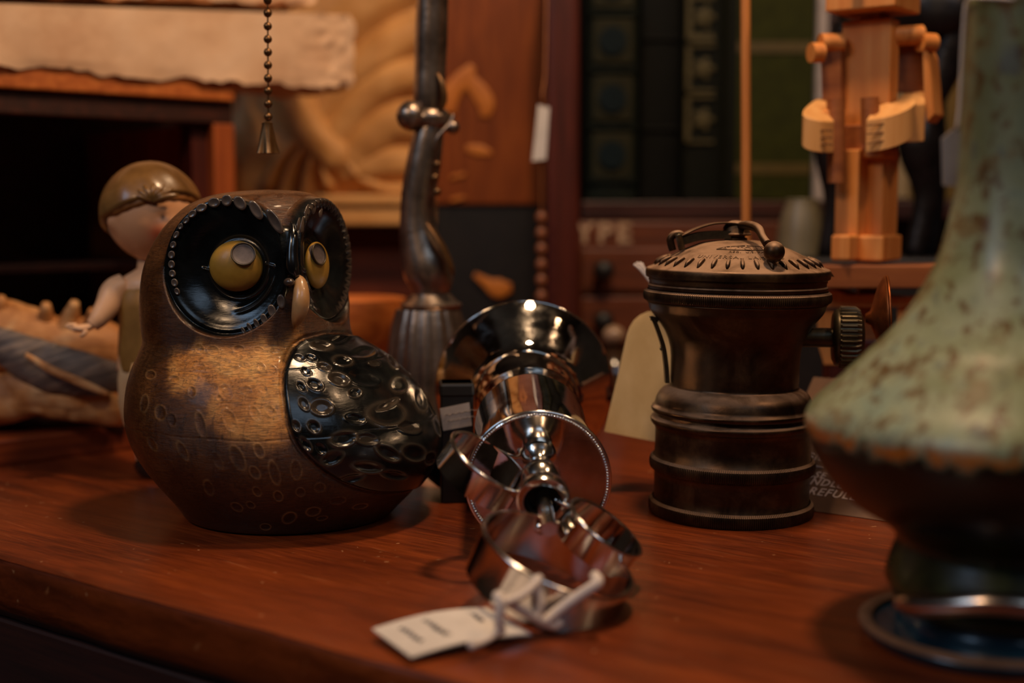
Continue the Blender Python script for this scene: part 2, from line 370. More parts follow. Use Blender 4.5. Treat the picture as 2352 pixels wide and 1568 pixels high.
# ---------------------------------------------------------------- ceramic owl
OY = 34.3
def owl():
    rows = [(446, 600, 640), (448, 566, 676), (452, 525, 706), (461, 480, 730), (480, 436, 752), (505, 405, 765), (535, 377, 777), (570, 355, 787), (610, 338, 796),
            (650, 329, 802), (700, 325, 804), (740, 326, 804), (770, 330, 808), (790, 332, 820), (815, 322, 858), (845, 309, 895), (880, 298, 932),
            (915, 293, 960), (955, 292, 984), (1000, 301, 1002), (1045, 322, 1003), (1090, 354, 985), (1130, 388, 955), (1160, 413, 925), (1177, 424, 908), (1183, 432, 900), (1187.0, 445, 888)]
    rows = rows[::-1]
    z = []; cx = []; a = []
    for y, l, r in rows:
        p = at((l+r)/2, y, OY); q = at(r, y, OY); z.append(p[2]); cx.append(p[0]); a.append((q[0]-p[0])*(.985 if y > 790 else .99))
    z = np.array(z)-z[0]; cx = np.array(cx); a = np.array(a)
    # resample the outline by arc length
    c = catmull(np.stack([z, cx, a], 1), 10); c[:, 0] = np.maximum.accumulate(c[:, 0])
    s = np.concatenate([[0], np.cumsum(np.hypot(np.diff(c[:, 0]), np.diff(c[:, 2])))])
    NZ, NT_ = 520, 640
    ss = np.linspace(0, s[-1], NZ); Z = np.interp(ss, s, c[:, 0]); CX = np.interp(ss, s, c[:, 1]); A = np.interp(ss, s, c[:, 2])
    u = np.linspace(0, 2*PI, NT_, endpoint=False)
    th = PI/2+.35 + u + .55*np.sin(u)                    # denser towards the front
    B = A*.93
    # crisp shoulder line behind the head: less deep head
    X = CX[:, None]+A[:, None]*np.cos(th); Y = OY+B[:, None]*np.sin(th); ZZ = Z[:, None]*np.ones(NT_)
    P = np.stack([X, Y, ZZ], -1)
    # --- outward normal of the plain form
    def normals(P):
        dz = np.gradient(P, axis=0); dt = (np.roll(P, -1, 1)-np.roll(P, 1, 1))
        n = np.cross(dt, dz); n /= np.linalg.norm(n, axis=-1)[..., None]+1e-9; return n
    N = normals(P)
    if (N[200, :, :2]*(P[200, :, :2]-np.array([CX[200], OY]))).sum() < 0: N = -N
    wing = np.zeros((NZ, NT_)); breast = np.zeros((NZ, NT_)); ring = np.zeros((NZ, NT_)); disc = np.zeros((NZ, NT_)); pet = np.zeros((NZ, NT_)); hi = np.zeros((NZ, NT_))
    hc = np.array([at(572, 612, OY)[0], OY, at(572, 612, OY)[2]])
    px, py = proj(P)
    front = (N*(P-np.array([0, 0, CAMH]))).sum(-1) < 0
    tt = np.unwrap(th)[None, :]*np.ones((NZ, 1))
    sA = ss[:, None]*np.ones(NT_)                          # arc length up the outline
    Rm = float(np.mean(A[100:300]))
    def locate(x, y):
        d = (px-x)**2+(py-y)**2+np.where(front, 0, 1e7); i = np.unravel_index(np.argmin(d), d.shape)
        return tt[i], sA[i]
    # --- wing: closed outline on the flank, given as (angle, height along the outline)
    wl = [(700, 778), (672, 800), (655, 835), (649, 875), (652, 920), (662, 975), (690, 1030), (740, 1080), (800, 1112), (860, 1128), (920, 1128), (965, 1112)]
    wt = [(760, 766), (820, 772)]
    pl = [locate(*q) for q in wl]; pt = [locate(*q) for q in wt]
    tmax = pl[-1][0]
    pl += [(tmax+.35, pl[-1][1]+.7), (tmax+.55, pl[-1][1]+2.2), (tmax+.45, pl[-1][1]+3.6)] + [pt[1], pt[0]]
    poly = catmull(pl+[pl[0]], 4)
    sc = np.array([Rm, 1.0])
    def sdist(poly, q):
        a_ = poly; b_ = np.roll(poly, -1, 0); best = np.full(q.shape[:-1], 1e9); ins = np.zeros(q.shape[:-1], bool)
        for p0, p1 in zip(a_, b_):
            e = p1-p0; L2 = (e**2).sum()
            if L2 < 1e-9: continue
            w = q-p0; t = np.clip((w@e)/L2, 0, 1); d = ((w-t[..., None]*e)**2).sum(-1); best = np.minimum(best, d)
            c_ = (p0[1] > q[..., 1]) != (p1[1] > q[..., 1])
            with np.errstate(divide='ignore', invalid='ignore'):
                ins ^= c_ & (q[..., 0] < (p1[0]-p0[0])*(q[..., 1]-p0[1])/(p1[1]-p0[1]+1e-12)+p0[0])
        return np.sqrt(best)*np.where(ins, 1, -1)
    Q = np.stack([tt, sA], -1)*sc
    sd = sdist(poly*sc, Q)
    wing = sd.copy()
    rel = smooth01((sd+.05)/.16)*.10 + smooth01(sd/1.2)*.08 - np.exp(-((sd+.03)/.05)**2)*.05
    H = rel
    # --- scallop marks: (x, y, half width, half height, tilt deg, kind) kind w = wing scale, b = breast ring
    marks = []
    W = [(735, 800, 22, 17, 0), (775, 783, 26, 12, 25), (686, 827, 11, 11, 0), (712, 828, 12, 12, 0), (782, 838, 20, 15, 10), (832, 818, 34, 16, 12), (893, 840, 26, 13, 30),
         (740, 850, 14, 13, 0), (700, 858, 9, 12, 0), (773, 880, 21, 18, 5), (828, 877, 32, 24, -15), (720, 889, 16, 17, 0), (690, 893, 9, 14, 0), (908, 893, 22, 16, 30), (950, 870, 22, 10, 45),
         (735, 940, 24, 18, 10), (697, 930, 11, 16, 0), (680, 980, 9, 13, 0), (718, 982, 14, 15, 0), (808, 910, 16, 10, 20), (882, 955, 40, 26, 0), (883, 935, 28, 8, 15), (955, 925, 30, 20, 50), (978, 940, 18, 24, -30),
         (808, 965, 22, 12, -10), (785, 1010, 30, 16, 10), (835, 1010, 26, 14, -10), (882, 1040, 30, 14, -35), (940, 1040, 30, 18, -30), (760, 1050, 26, 14, 20), (840, 1070, 34, 13, -15), (900, 1085, 34, 11, -25), (800, 1095, 34, 12, 10),
         (930, 985, 26, 16, -20), (990, 985, 14, 22, 10), (850, 845, 14, 10, 0), (865, 800, 24, 9, 30), (925, 850, 22, 9, 40), (975, 1050, 20, 14, -40), (700, 1020, 10, 16, 20), (735, 1030, 12, 14, 30)]
    Bm = [(459, 801, 10, 12, 0), (490, 806, 14, 12, 10), (548, 802, 14, 9, 10), (594, 804, 12, 10, 15), (634, 808, 15, 12, 10), (519, 834, 14, 15, 0), (560, 840, 13, 12, 0), (598, 843, 10, 15, 0), (628, 850, 8, 15, 0), (458, 842, 14, 10, 0),
          (519, 900, 15, 21, 8), (566, 896, 12, 14, 10), (604, 893, 10, 12, 0), (330, 927, 8, 22, -5), (368, 948, 12, 18, 0), (395, 965, 9, 16, 0), (527, 965, 15, 26, 8), (586, 950, 11, 18, 8), (622, 945, 11, 15, 20), (462, 975, 11, 30, 5),
          (546, 1052, 15, 29, 5), (594, 1035, 11, 17, 0), (586, 1085, 11, 16, 5), (630, 1088, 11, 30, 0), (680, 1080, 12, 24, -10), (420, 1035, 10, 22, 10), (480, 1120, 10, 24, -15), (735, 1120, 12, 14, 0), (776, 1150, 18, 12, 0), (828, 1163, 18, 10, -10),
          (545, 1165, 12, 16, 0), (575, 1160, 9, 12, 0), (665, 1190, 15, 22, -15), (610, 1210, 12, 12, 0), (720, 1175, 16, 16, -10), (740, 1190, 12, 9, 0), (505, 915, 8, 8, 0), (440, 900, 9, 14, 0), (400, 870, 12, 10, 0),
          (345, 860, 10, 12, 0), (350, 1020, 9, 16, 10), (500, 1060, 9, 20, 5), (590, 1130, 9, 14, 0), (640, 1140, 10, 16, 0), (690, 1130, 10, 14, 0)]
    cm = OY/3000*.93
    for k, L in (('w', W), ('b', Bm)):
        for x, y, hw, hh, tl in L:
            t0, s0 = locate(x, y)
            marks.append((t0, s0, hw*cm, hh*cm, -tl, k, x, y))
    r2 = np.random.default_rng(3)
    for i in range(60):                                    # the far side, not in the picture
        t0 = r2.uniform(6.5, 8.1); s0 = r2.uniform(1.2, 6.5)
        marks.append((t0, s0, .2, .17, r2.uniform(-30, 30), 'w', 0, 0))
    for t0, s0, hw, hh, tl, k, mx, my in marks:
        i0 = np.searchsorted(ss, s0); rad = float(A[min(i0, NZ-1)])
        # foreshortening on the round flank: widths above were read as seen
        f = 1.0
        if mx:
            rel_x = (mx-proj(np.array([CX[i0], OY, Z[i0]]))[0])/(FPX*rad/OY); f = 1/max(.45, math.sqrt(max(0.02, 1-min(.98, rel_x**2))))
        du = (tt-t0)*rad/f; dv = sA-s0; ca, sa = math.cos(math.radians(tl)), math.sin(math.radians(tl))
        lu = (du*ca-dv*sa)/hw; lv = (du*sa+dv*ca)/hh; e = np.sqrt(lu**2+lv**2)
        m = e < 1.7
        dp = np.where(m, np.exp(-((e-1.0)/.13)**2)*(.022*(.15+.85*smooth01((.3-lv)/.8)) if k == 'w' else .008) - smooth01((1.0-e)/.6)*(.048 if k == 'w' else .014), 0)
        gate = smooth01((sd-.02)/.08) if k == 'w' and mx else (smooth01((-sd-.02)/.08) if k == 'b' else smooth01((tt-6.3)/.2))
        H = H+dp*gate
        rr = np.where(m, np.exp(-((e-1.0)/(.15 if k == 'b' else .2))**2), 0)*gate
        if k == 'b' or r2.random() < .75: ring = np.maximum(ring, rr*(1 if k == 'b' else .55))
        if k == 'w': hi = np.maximum(hi, np.where(m, smooth01((1.05-e)/.3), 0)*gate*(r2.uniform(.5, 1.) if r2.random() < .35 else 0))
    # horizontal cracks / throwing lines
    for s_px, dep in ((858, .012), (1010, .014)):
        s_l = locate(560, s_px)[1]; wv = s_l+.02*np.sin(tt*5)+.015*np.sin(tt*13)
        H = H-np.exp(-((sA-wv)/.018)**2)*dep
    # neck crease under the head
    nk = locate(560, 783)[1]
    P = P+N*H[..., None]
    # --- face discs: two dished planes that meet in a ridge
    Fm = 31.0; discs = []
    psiL, psiR = -6.0, 73.0
    def dframe(psi, tilt, d, dz, R):
        n = np.array([math.sin(math.radians(psi))*math.cos(tilt), -math.cos(math.radians(psi))*math.cos(tilt), math.sin(tilt)])
        ux = nrm(np.cross(n, [0, 0, 1]))*-1; uz = np.cross(n, ux)*-1
        if uz[2] < 0: uz = -uz
        return dict(n=n, u=ux, v=uz, c=hc+n*d+np.array([0, 0, dz]), R=R)
    DL = dframe(psiL, .05, 2.02, .00, 1.72); DR = dframe(psiR, .04, 2.20, .12, 1.62)
    DL['c'] = DL['c']+DL['u']*.07
    # mid plane between the discs
    ms = nrm(DR['n']-DL['n']); mid0 = hc+nrm(DL['n']+DR['n'])*2.6
    dirs = P-hc
    newP = P.copy()
    for D, sgn in ((DL, -1), (DR, 1)):
        q = P-D['c']; uu = q@D['u']; vv = q@D['v']; ww = q@D['n']
        rho = np.sqrt((uu*(1.07 if sgn < 0 else 1.0))**2+vv**2); side = sgn*((P-hc)@ms)
        t = rho/D['R']; an = np.arctan2(vv, uu)
        # dish with raised rim
        bowl = -.34*smooth01((.90-t)/.55)-.02
        bowl += .05*np.exp(-((t-.93)/.05)**2)
        # feather petals round the rim
        npet = 44; pp = (an/(2*PI)*npet); fr = pp-np.floor(pp)-.5
        pb = smooth01((t-.84-.03*np.cos(fr*2*PI))/.03)*smooth01((1.0-t)/.05)*smooth01((.5-np.abs(fr))/.12)*(.55+.45*smooth01(fr+.5))
        pb = pb*(1-.9*smooth01((np.cos(an-math.radians(248))-.55)/.25))
        # eye socket lid ring and the swoop under the eye
        eL = (543, 612) if sgn < 0 else (728, 607)
        ec = onplane(eL[0], eL[1], D['c'], D['n'])-D['c']; eu, ev = ec@D['u'], ec@D['v']
        er = np.sqrt((uu-eu)**2+(vv-ev)**2)/(.72 if sgn < 0 else .62)
        bowl += .045*np.exp(-((er-1.10)/.05)**2)*smooth01((-(vv-ev)+.1)/.3)-.04*np.exp(-((er-1.0)/.06)**2)+.08*smooth01((1.7-er)/.9)
        sw = np.sqrt((uu-eu*1.1+.25*sgn*-1)**2+((vv-ev-.05)*1.0)**2)
        gq = smooth01((-(vv-ev)-.15)/.4)*smooth01((sgn*-1*(uu-eu)+.2)/.4); arc = np.exp(-((sw-1.20)/.045)**2)*gq; arc2 = np.exp(-((sw-1.10)/.08)**2)*gq
        bowl += .055*arc-.04*arc2
        lidl = np.exp(-(((vv-ev+.02)-.10*np.sin((uu-eu)*3))/.035)**2)*smooth01((np.abs(uu-eu)-.66)/.05)*smooth01((1.02-np.abs(uu-eu))/.1)
        bowl += .05*lidl
        pb = pb*(0 if sgn < 0 else 1)*smooth01((side-.2)/.15); bowl += pb*.03
        w = smooth01((1.0-t)/.05+.4)*smooth01((side+.02)/.05)*((P-hc)@D['n'] > .3)
        tgt = D['c']+uu[..., None]*D['u']+vv[..., None]*D['v']+bowl[..., None]*D['n']
        newP = newP*(1-w[..., None])+tgt*w[..., None]
        disc = np.maximum(disc, smooth01((1.02-t)/.03)*smooth01((side+.04)/.04)*((P-hc)@D['n'] > .3))
        pet = np.maximum(pet, pb*w); hi = np.maximum(hi, .5*w*np.maximum(arc, np.maximum(lidl, np.exp(-((er-1.07)/.05)**2))))
    P = newP
    # breast colour: warm panel between the wing and the browner flank
    bl = [locate(*q) for q in [(395, 795), (470, 792), (560, 795), (650, 790), (690, 770), (660, 830), (645, 900), (655, 980), (640, 1020), (560, 1000), (490, 990), (480, 880), (400, 900)]]
    breast = sdist(catmull(bl+[bl[0]], 3)*sc, Q)
    mb = MB(); mb.grid(P[:, ::-1], False, True)
    mb.F.append(tuple(range(NT_))); mb.F.append(tuple(range((NZ-1)*NT_, NZ*NT_))[::-1])
    at_ = {k: v[:, ::-1] for k, v in dict(wing=wing, breast=breast, ring=ring, disc=disc, petal=pet, hilite=hi, hgt=sA).items()}
    # ---- materials
    t = NT('owl_glaze')
    v = t.coord((1, 1, 1)); f = t.noise(v, .9, 6, .65, .5); st = t.noise(t.coord((2.4, 2.4, 17)), 1.6, 6, .72, 1.1); st2 = t.noise(t.coord((6, 6, .7)), 1.6, 5, .7)
    brown = t.ramp(f, [(.3, (62, 34, 16)), (.5, (92, 54, 24)), (.7, (122, 76, 36))])
    gold = t.ramp(f, [(.3, (142, 84, 32)), (.5, (204, 136, 64)), (.7, (228, 172, 98))])
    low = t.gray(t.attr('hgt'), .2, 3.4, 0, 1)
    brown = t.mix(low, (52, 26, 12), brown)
    bm = t.math('MULTIPLY', t.gray(t.math('ADD', t.attr('breast'), t.math('MULTIPLY', t.math('SUBTRACT', f, .5), .9)), -.25, .25), 1.0)
    base = t.mix(bm, brown, gold)
    base = t.mix(t.gray(st, .40, .58, .6, 0), base, (34, 18, 9))
    base = t.mix(t.gray(st2, .52, .66, 0, .5), base, (30, 16, 8))
    rg = t.attr('ring')
    base = t.mix(t.math('MULTIPLY', t.math('MULTIPLY', rg, .30), t.gray(f, .35, .6)), base, (196, 146, 88))
    blk = t.ramp(f, [(.35, (9, 10, 11)), (.6, (20, 22, 22)), (.75, (34, 36, 32))])
    blk = t.mix(t.math('MULTIPLY', t.attr('hilite'), .30), blk, (92, 78, 64))
    blk = t.mix(t.math('MULTIPLY', t.attr('petal'), .6), blk, (96, 80, 68))
    wm = t.gray(t.math('ADD', t.attr('wing'), t.math('MULTIPLY', t.math('SUBTRACT', st2, .5), .12)), -.02, .03)
    c = t.mix(wm, base, blk); c = t.mix(t.math('MULTIPLY', t.math('MULTIPLY', rg, wm), .22), c, (140, 120, 98))
    c = t.mix(t.attr('disc'), c, blk)
    t.bump(t.math('ADD', t.math('MULTIPLY', t.math('MULTIPLY', st, t.math('SUBTRACT', 1.0, t.math('MULTIPLY', t.math('MAXIMUM', t.attr('disc'), wm), .88))), .7), t.math('MULTIPLY', f, .5)), .028, .9)
    om = t.fin(c, t.math('SUBTRACT', t.gray(f, .3, .7, .22, .38), t.math('MULTIPLY', t.math('MAXIMUM', wm, t.attr('disc')), .12)), 0, .1, .45, .1)
    root = thing('owl_figurine', 'glossy brown ceramic owl with black face discs, black wings and yellow eyes', 'figurine', (at(660, 1187, OY)[0], OY, 0))
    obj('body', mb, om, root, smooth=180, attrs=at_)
    # ---- eyes
    ey = simple('owl_eye_glaze', [(.3, (150, 110, 34)), (.6, (176, 134, 50)), (.8, (190, 148, 66))], ns=1.2, rough=.45, coat=.1)
    pm = simple('owl_pupil_glaze', [(.3, (74, 64, 62)), (.7, (104, 92, 90))], ns=4, rough=.55)
    rimm = simple('owl_pupil_line', [(.3, (54, 42, 22)), (.7, (74, 60, 34))], ns=4, rough=.4)
    for D, e, r, pu, pr, sq, ww in ((DL, (543, 611), .68, (557, 584), .275, .93, -.20), (DR, (728, 609), .60, (734, 584), .26, 1.0, -.16)):
        n = D['n']; c = onplane(e[0], e[1], D['c']+n*ww, n); dep = .62 if D is DL else .34
        R_ = np.stack([D['u'], D['v'], n], 1)
        eye = obj('eye', MB().ball(c, (r, r*sq, r*dep), R_, 48, 32), ey, root, smooth=180)
        # pupil: a dished oval standing on the eyeball
        pc0 = onplane(pu[0], pu[1], c+n*(.40 if D is DL else .2), n); q = pc0-c; uq, vq = (q@D['u'])/r, (q@D['v'])/(r*sq)
        wq = math.sqrt(max(.05, 1-uq*uq-vq*vq))*r*dep; pc = c+D['u']*uq*r+D['v']*vq*r*sq+n*wq
        nn = nrm(D['u']*uq/r+D['v']*vq/(r*sq)+n*(wq/(r*dep)**2)); Rp = frame_z(nn)
        pb_ = MB().lathe([(0.0001, .02), (pr*.5, .022), (pr*.85, .03), (pr, .05), (pr*1.04, .03), (pr*1.04, -.08)], pc-nn*.02, Rp, 40, caps=False)
        pup = obj('pupil', pb_, pm, eye, smooth=180)
        obj('pupil_outline', MB().torus(pc+nn*.03, pr*1.04, .022, Rp, 40, 8), rimm, eye, smooth=180)
    # ---- beak: a drop that hangs from the ridge
    bmat = simple('owl_beak_glaze', [(.3, (150, 106, 64)), (.6, (186, 144, 96)), (.8, (204, 166, 118))], (1, 1, .6), ns=1.4, rough=.35, coat=.3)
    mdir = nrm(DL['n']+DR['n'])
    rp = lambda x, y, o=0.0: onplane(x, y, hc+mdir*(2.72+o), mdir)
    pts = [rp(684, 632, -.12), rp(690, 648, .02), rp(692, 675, .16), rp(690, 705, .18), rp(683, 732, .02), rp(676, 752, -.25)]
    mbk = MB().tube(pts, [.04, .15, .20, .21, .15, .03], 24, 6, up=(1, 0, 0))
    obj('beak', mbk, bmat, root, smooth=180)
    # nostril scroll and dark ridge folds above the beak
    dk = simple('owl_black_glaze', [(.3, (10, 10, 12)), (.7, (26, 26, 26))], ns=2, rough=.2, coat=.6)
    obj('nostril', MB().ball(rp(664, 648, .0), (.13, .11, .17), frame_z(mdir), 20, 12), simple('owl_nostril_glaze', [(.3, (52, 42, 36)), (.7, (76, 62, 54))], ns=3, rough=.3, coat=.4), root, smooth=180)
    rd = MB().tube([rp(672, 512, -.38), rp(673, 545, -.18), rp(671, 585, -.10), rp(673, 615, -.05), rp(682, 636, .0)], [.06, .13, .15, .16, .07], 16, 5, up=(1, 0, 0))
    obj('brow_ridge', rd, dk, root, smooth=180)
    # ---- long brow feathers either side of the ridge
    fm = simple('owl_feather_glaze', [(.3, (66, 56, 50)), (.7, (104, 90, 80))], ns=2, rough=.3, coat=.4)
    def scallop(D, x, y, hl, hw, ang, name='brow_feather', lift=.035):
        c = onplane(x, y, D['c']+D['n']*lift, D['n']); an = math.radians(ang)
        du = onplane(x+math.cos(an), y+math.sin(an), D['c']+D['n']*lift, D['n'])-c; X_ = nrm(du); Y_ = np.cross(D['n'], X_); R_ = np.stack([X_, Y_, D['n']], 1)
        mb_ = MB().ball(c, (hl*cm, hw*cm, .075), R_, 24, 14); V = mb_.V[0]; q = (V-c)@R_
        top = q[:, 2] > 0; e2 = (q[:, 0]/(hl*cm))**2+(q[:, 1]/(hw*cm))**2          # dished top with a raised edge
        V -= D['n']*(np.where(top, np.clip(1-e2/.7, 0, 1)*.055, 0))[:, None]
        return obj(name, mb_, fm, root, smooth=180)
    for q_ in [(428, 506, 10, 6, -50), (442, 491, 12, 8, -38), (463, 477, 14, 10, -25), (492, 465, 15, 12, -8), (521, 460, 13, 14, 15), (551, 466, 19, 13, 52), (588, 482, 26, 12, 58), (631, 508, 34, 12, 58)]: scallop(DL, *q_)
    for q_ in [(415, 520, 8, 6, -60), (405, 539, 10, 6, -60), (398, 562, 9, 7, -70), (394, 585, 10, 8, -80), (394, 607, 10, 8, 90), (396, 628, 9, 8, 80), (401, 649, 10, 8, 75), (407, 669, 9, 6, 70)]: scallop(DL, *q_)
    for a_, b_, w_ in [((688, 500), (683, 530), 6), ((697, 498), (691, 540), 7), ((709, 470), (700, 500), 7), ((725, 468), (717, 490), 7), ((740, 480), (733, 498), 6)]:
        D = DR; p0 = onplane(a_[0], a_[1], D['c']+D['n']*.02, D['n']); p1 = onplane(b_[0], b_[1], D['c'], D['n'])
        obj('brow_feather', MB().tube([p0, p0*.6+p1*.4, p0*.25+p1*.75, p1], np.array([.4, .9, 1, .35])*w_*cm*1.3, 12, 4, flat=.3, up=D['n']), fm, root, smooth=180)
    # feathers along the lower inner edge of the left disc
    for q_ in [(646, 692, 17, 10, 82), (625, 714, 16, 10, 72), (607, 733, 14, 8, 68), (590, 744, 14, 6, 64), (574, 752, 13, 5, 60), (560, 760, 11, 4, 58)]: scallop(DL, *q_, name='cheek_feather')
    # ---- tail: pointed wedge at the back right
    tA = [at(935, 985, 36.5), at(972, 1030, 36.8), at(1002, 1075, 36.9), at(1022, 1108, 36.9), at(1034, 1128, 36.9)]
    tm = MB().tube(tA, [.9, .75, .52, .3, .1], 28, 6, flat=.75, up=(0, 0, 1))
    V = tm.V[0]; sgr = np.sin(np.arctan2(V[:, 2]-V[:, 2].mean(), V[:, 1]-36.8)*9)*.02; V[:, 1] += sgr
    obj('tail', tm, dk, root, smooth=180)
owl()
# ---------------------------------------------------------------- carbide lamp
LY = 34.5
def carbide():
    tilt = math.radians(.7); ax = np.array([math.sin(tilt), 0, math.cos(tilt)])
    b0 = at(1677, 1190, LY); b0[2] = 0; base = b0
    R = frame_z(ax, (0, 1, 0)); R = np.stack([nrm(np.cross([0, 1, 0], ax)), np.array([0, 1., 0]), ax], 1)
    k = LY/3000*.995
    zz = lambda y: (470-y)/3000*LY+CAMH     # height of a row at the axis
    root = thing('carbide_lamp', 'tarnished brass carbide lamp with knurled rings and lettered domed lid', 'lamp', base)
    m = M['brass']
    kn = lambda amp, cnt, z0, z1: (lambda th, i, p: 1+amp*np.where((p[:, 1][:, None] > z0) & (p[:, 1][:, None] < z1), np.sign(np.sin(th*cnt))*np.minimum(1, np.abs(np.sin(th*cnt))*1.6), 0))
    # profile radii in px
    def pf(L): return [(r*k, zz(y)) for r, y in L]
    # lower can with rings
    lo = pf([(150, 1190), (178, 1189), (184, 1186)])+pf([(188, 1180), (189, 1172), (188, 1164), (184, 1156), (180, 1152), (180, 1130), (180, 1100)])+pf([(181, 1084), (186, 1080), (189, 1072), (189, 1062), (186, 1054), (181, 1050), (180, 1020), (180, 990), (182, 981), (187, 977), (191, 972), (192, 966), (190, 961), (184, 959), (178, 958), (176, 952), (176, 944)])
    lo = [(r, max(0.0, z)) for r, z in lo]
    low = MB().lathe(lo, base, R, 260, caps=True)
    can = obj('water_can', low, m, root, smooth=50)
    # knurled bands: separate fine rings of ridges
    def band(y0, y1, r, cnt, name='knurled_ring', parent=None):
        n = cnt*4; th = np.linspace(0, 2*PI, n, endpoint=False); rows = []
        ys = np.linspace(y0, y1, 7)
        for i, y in enumerate(ys):
            t = (i/6)*2-1; rr = (r-7+8.5*math.sqrt(max(0, 1-t*t*.95)))*k; wv = 1+.011*np.array([0, .9, 1, 0.1])[np.arange(n) % 4]*(1 if 0 < i < 6 else .0)
            rows.append(np.stack([rr*wv*np.cos(th), rr*wv*np.sin(th), zz(y)*np.ones(n)], -1))
        P = np.array(rows)@R.T+base
        return obj(name, MB().grid(P, False, True), m, root, smooth=30)
    band(1187, 1150, 189, 250); band(1084, 1050, 189, 250)
    # shoulder and upper funnel
    up = pf([(174, 952), (184, 949), (189, 946), (191, 941), (189, 936), (184, 933), (182, 926), (179, 915), (173, 904), (165, 896), (156, 891), (150, 889), (148, 886), (147, 882), (148, 870), (147.5, 850), (148, 820), (150, 800), (155, 780), (164, 760), (176, 742), (188, 727), (196, 717), (201, 708), (203, 698), (206, 694), (204, 690)])
    obj('funnel', MB().lathe(up, base, R, 200, caps=True), m, root, smooth=50)
    band(692, 664, 212, 270)
    nk = pf([(203, 692), (203, 664), (205, 660), (205, 655), (202, 652), (202, 646), (204, 643), (203, 634), (198, 632)])
    obj('collar', MB().lathe(nk, base, R, 160, caps=True), m, root, smooth=40)
    # lid with flange
    lid = pf([(196, 636), (207, 637), (210, 635), (211, 628), (211, 620), (209, 616), (206, 614), (200, 612), (192, 608), (172, 597), (150, 585), (128, 574), (108, 566), (96, 561), (84, 557), (60, 553), (40, 551), (2, 550)])
    lo_ = obj('lid', MB().lathe(lid, base, R, 200, caps=True), m, root, smooth=40)
    # point on the lid cone: angle a from the camera side, radius px r
    rr_ = np.array([211, 206, 200, 192, 172, 150, 128, 108, 96, 84]); yy_ = np.array([616, 614, 612, 608, 597, 585, 574, 566, 561, 557])
    def lidp(r, a, h=0.0):
        y = np.interp(-r, -rr_, yy_); z = zz(y)+h
        return np.stack([r*k*np.sin(a), -r*k*np.cos(a), z], -1)@R.T+base
    for i in range(36):
        a = 2*PI*(i+.35)/36
        pts = [lidp(np.array(r), np.array(a), h)[()] for r, h in ((160, -.02), (165, .035), (174, .045), (184, .045), (192, -.02))]
        obj('rib', MB().tube(pts, [.025, .045, .055, .055, .03], 8, 0, up=(0, 0, 1)), m, lo_, smooth=180)
    # raised lettering wrapped on the cone
    def arc_text(s, size, rpx, a0, name, sp=1.0, depth=.012):
        v, f = text_arrays(s, size, depth, 0, sp)
        v[:, 1] -= size*.35
        rad = rpx*k; a = v[:, 0]/rad+a0
        rloc = rpx-v[:, 1]/k*.9
        P = lidp(rloc, a, .006); P[:, 2] += v[:, 2]
        o = obj(name, MB().add(P, f), m, lo_, smooth=0); return o
    arc_text('UNIVERSAL LAMP CO', .20, 150, -.12, 'raised_lettering', 1.25)
    arc_text('REG.  U.S. PAT.', .13, 128, .02, 'raised_lettering', 1.2)
    arc_text('AUTO-LITE', .27, 110, .05, 'raised_lettering', 1.05)
    # diamond outline round the name
    for sg in (-1, 1):
        dm = [lidp(np.array(r), np.array(a), .015) for r, a in ((98, sg*.02), (104, sg*.45+.04), (118, sg*.62+.04), (119, sg*.3+.04), (121, .04))]
        obj('raised_line', MB().tube(dm, .016, 6), m, lo_, smooth=180)
    # latch spring strap
    P = lambda x, y, d=0: at(x, y, LY+d)
    strap = [P(1560, 541), P(1572, 536), P(1595, 525), P(1625, 515), P(1650, 511), P(1680, 511), P(1700, 514)]
    s1 = MB(); Q = catmull(strap, 5); e = np.array([0, .34, 0]); th_ = np.array([0, 0, .035])
    n = len(Q); G = np.stack([Q-e, Q+e, Q+e-th_, Q-e-th_], 1); s1.grid(G, False, True); s1.F += [(0, 1, 2, 3), (4*n-1, 4*n-2, 4*n-3, 4*n-4)]
    obj('spring_strap', s1, m, root, smooth=50)
    Q = catmull([P(1560, 546), P(1600, 534), P(1640, 530), P(1675, 530)], 5); s2 = MB(); n = len(Q); G = np.stack([Q-e*.9, Q+e*.9, Q+e*.9-th_*6, Q-e*.9-th_*6], 1)
    s2.grid(G, False, True); s2.F += [(0, 1, 2, 3), (4*n-1, 4*n-2, 4*n-3, 4*n-4)]
    obj('spring_strap', s2, M['gunmetal'], root, smooth=50, label='lower dark strip of the lid spring')
    lp = [P(1545, 575, -.1), P(1541, 560, -.1), P(1540, 548, -.1), P(1548, 539, -.1), P(1560, 537, -.1), P(1566, 543, -.1), P(1561, 550, -.1)]
    obj('strap_loop', MB().tube(lp, .10, 10, 5), m, root, smooth=180)
    obj('hinge_pin', MB().tube([P(1557, 537, -.45), P(1561, 550, -.4), P(1566, 572, -.35)], [.09, .09, .09], 10, 4), M['gunmetal'], root, smooth=180)
    # pivot nut and lever
    cb = at(1690, 552, LY)
    nz = lambda y: (552-y)/3000*LY
    obj('pivot_nut', MB().lathe([(.30, -.05), (.30, .06), (.24, .08), (.24, .12), (.38, .13), (.40, .17), (.36, .22), (.33, .36), (.24, .47), (.12, .52), (.01, .53)], cb, None, 40), m, root, smooth=40)
    lv = [P(1698, 523, -.2), P(1708, 517, -.4), P(1728, 519, -.9), P(1743, 527, -1.3), P(1752, 545, -1.6), P(1762, 560, -1.8)]
    lev = obj('lever_arm', MB().tube(lv, [.12, .115, .12, .115, .1, .11], 14, 6), m, root, smooth=180)
    obj('lever_ball', MB().ball(P(1778, 578, -2.0), .265, None, 32, 20), m, lev, smooth=180)
    # side tube, knurled nut, reflector
    sR = frame_z((1, -.17, 0), (0, 0, 1)); sc0 = P(1840, 774); g = M['gunmetal']
    kk = LY/3000
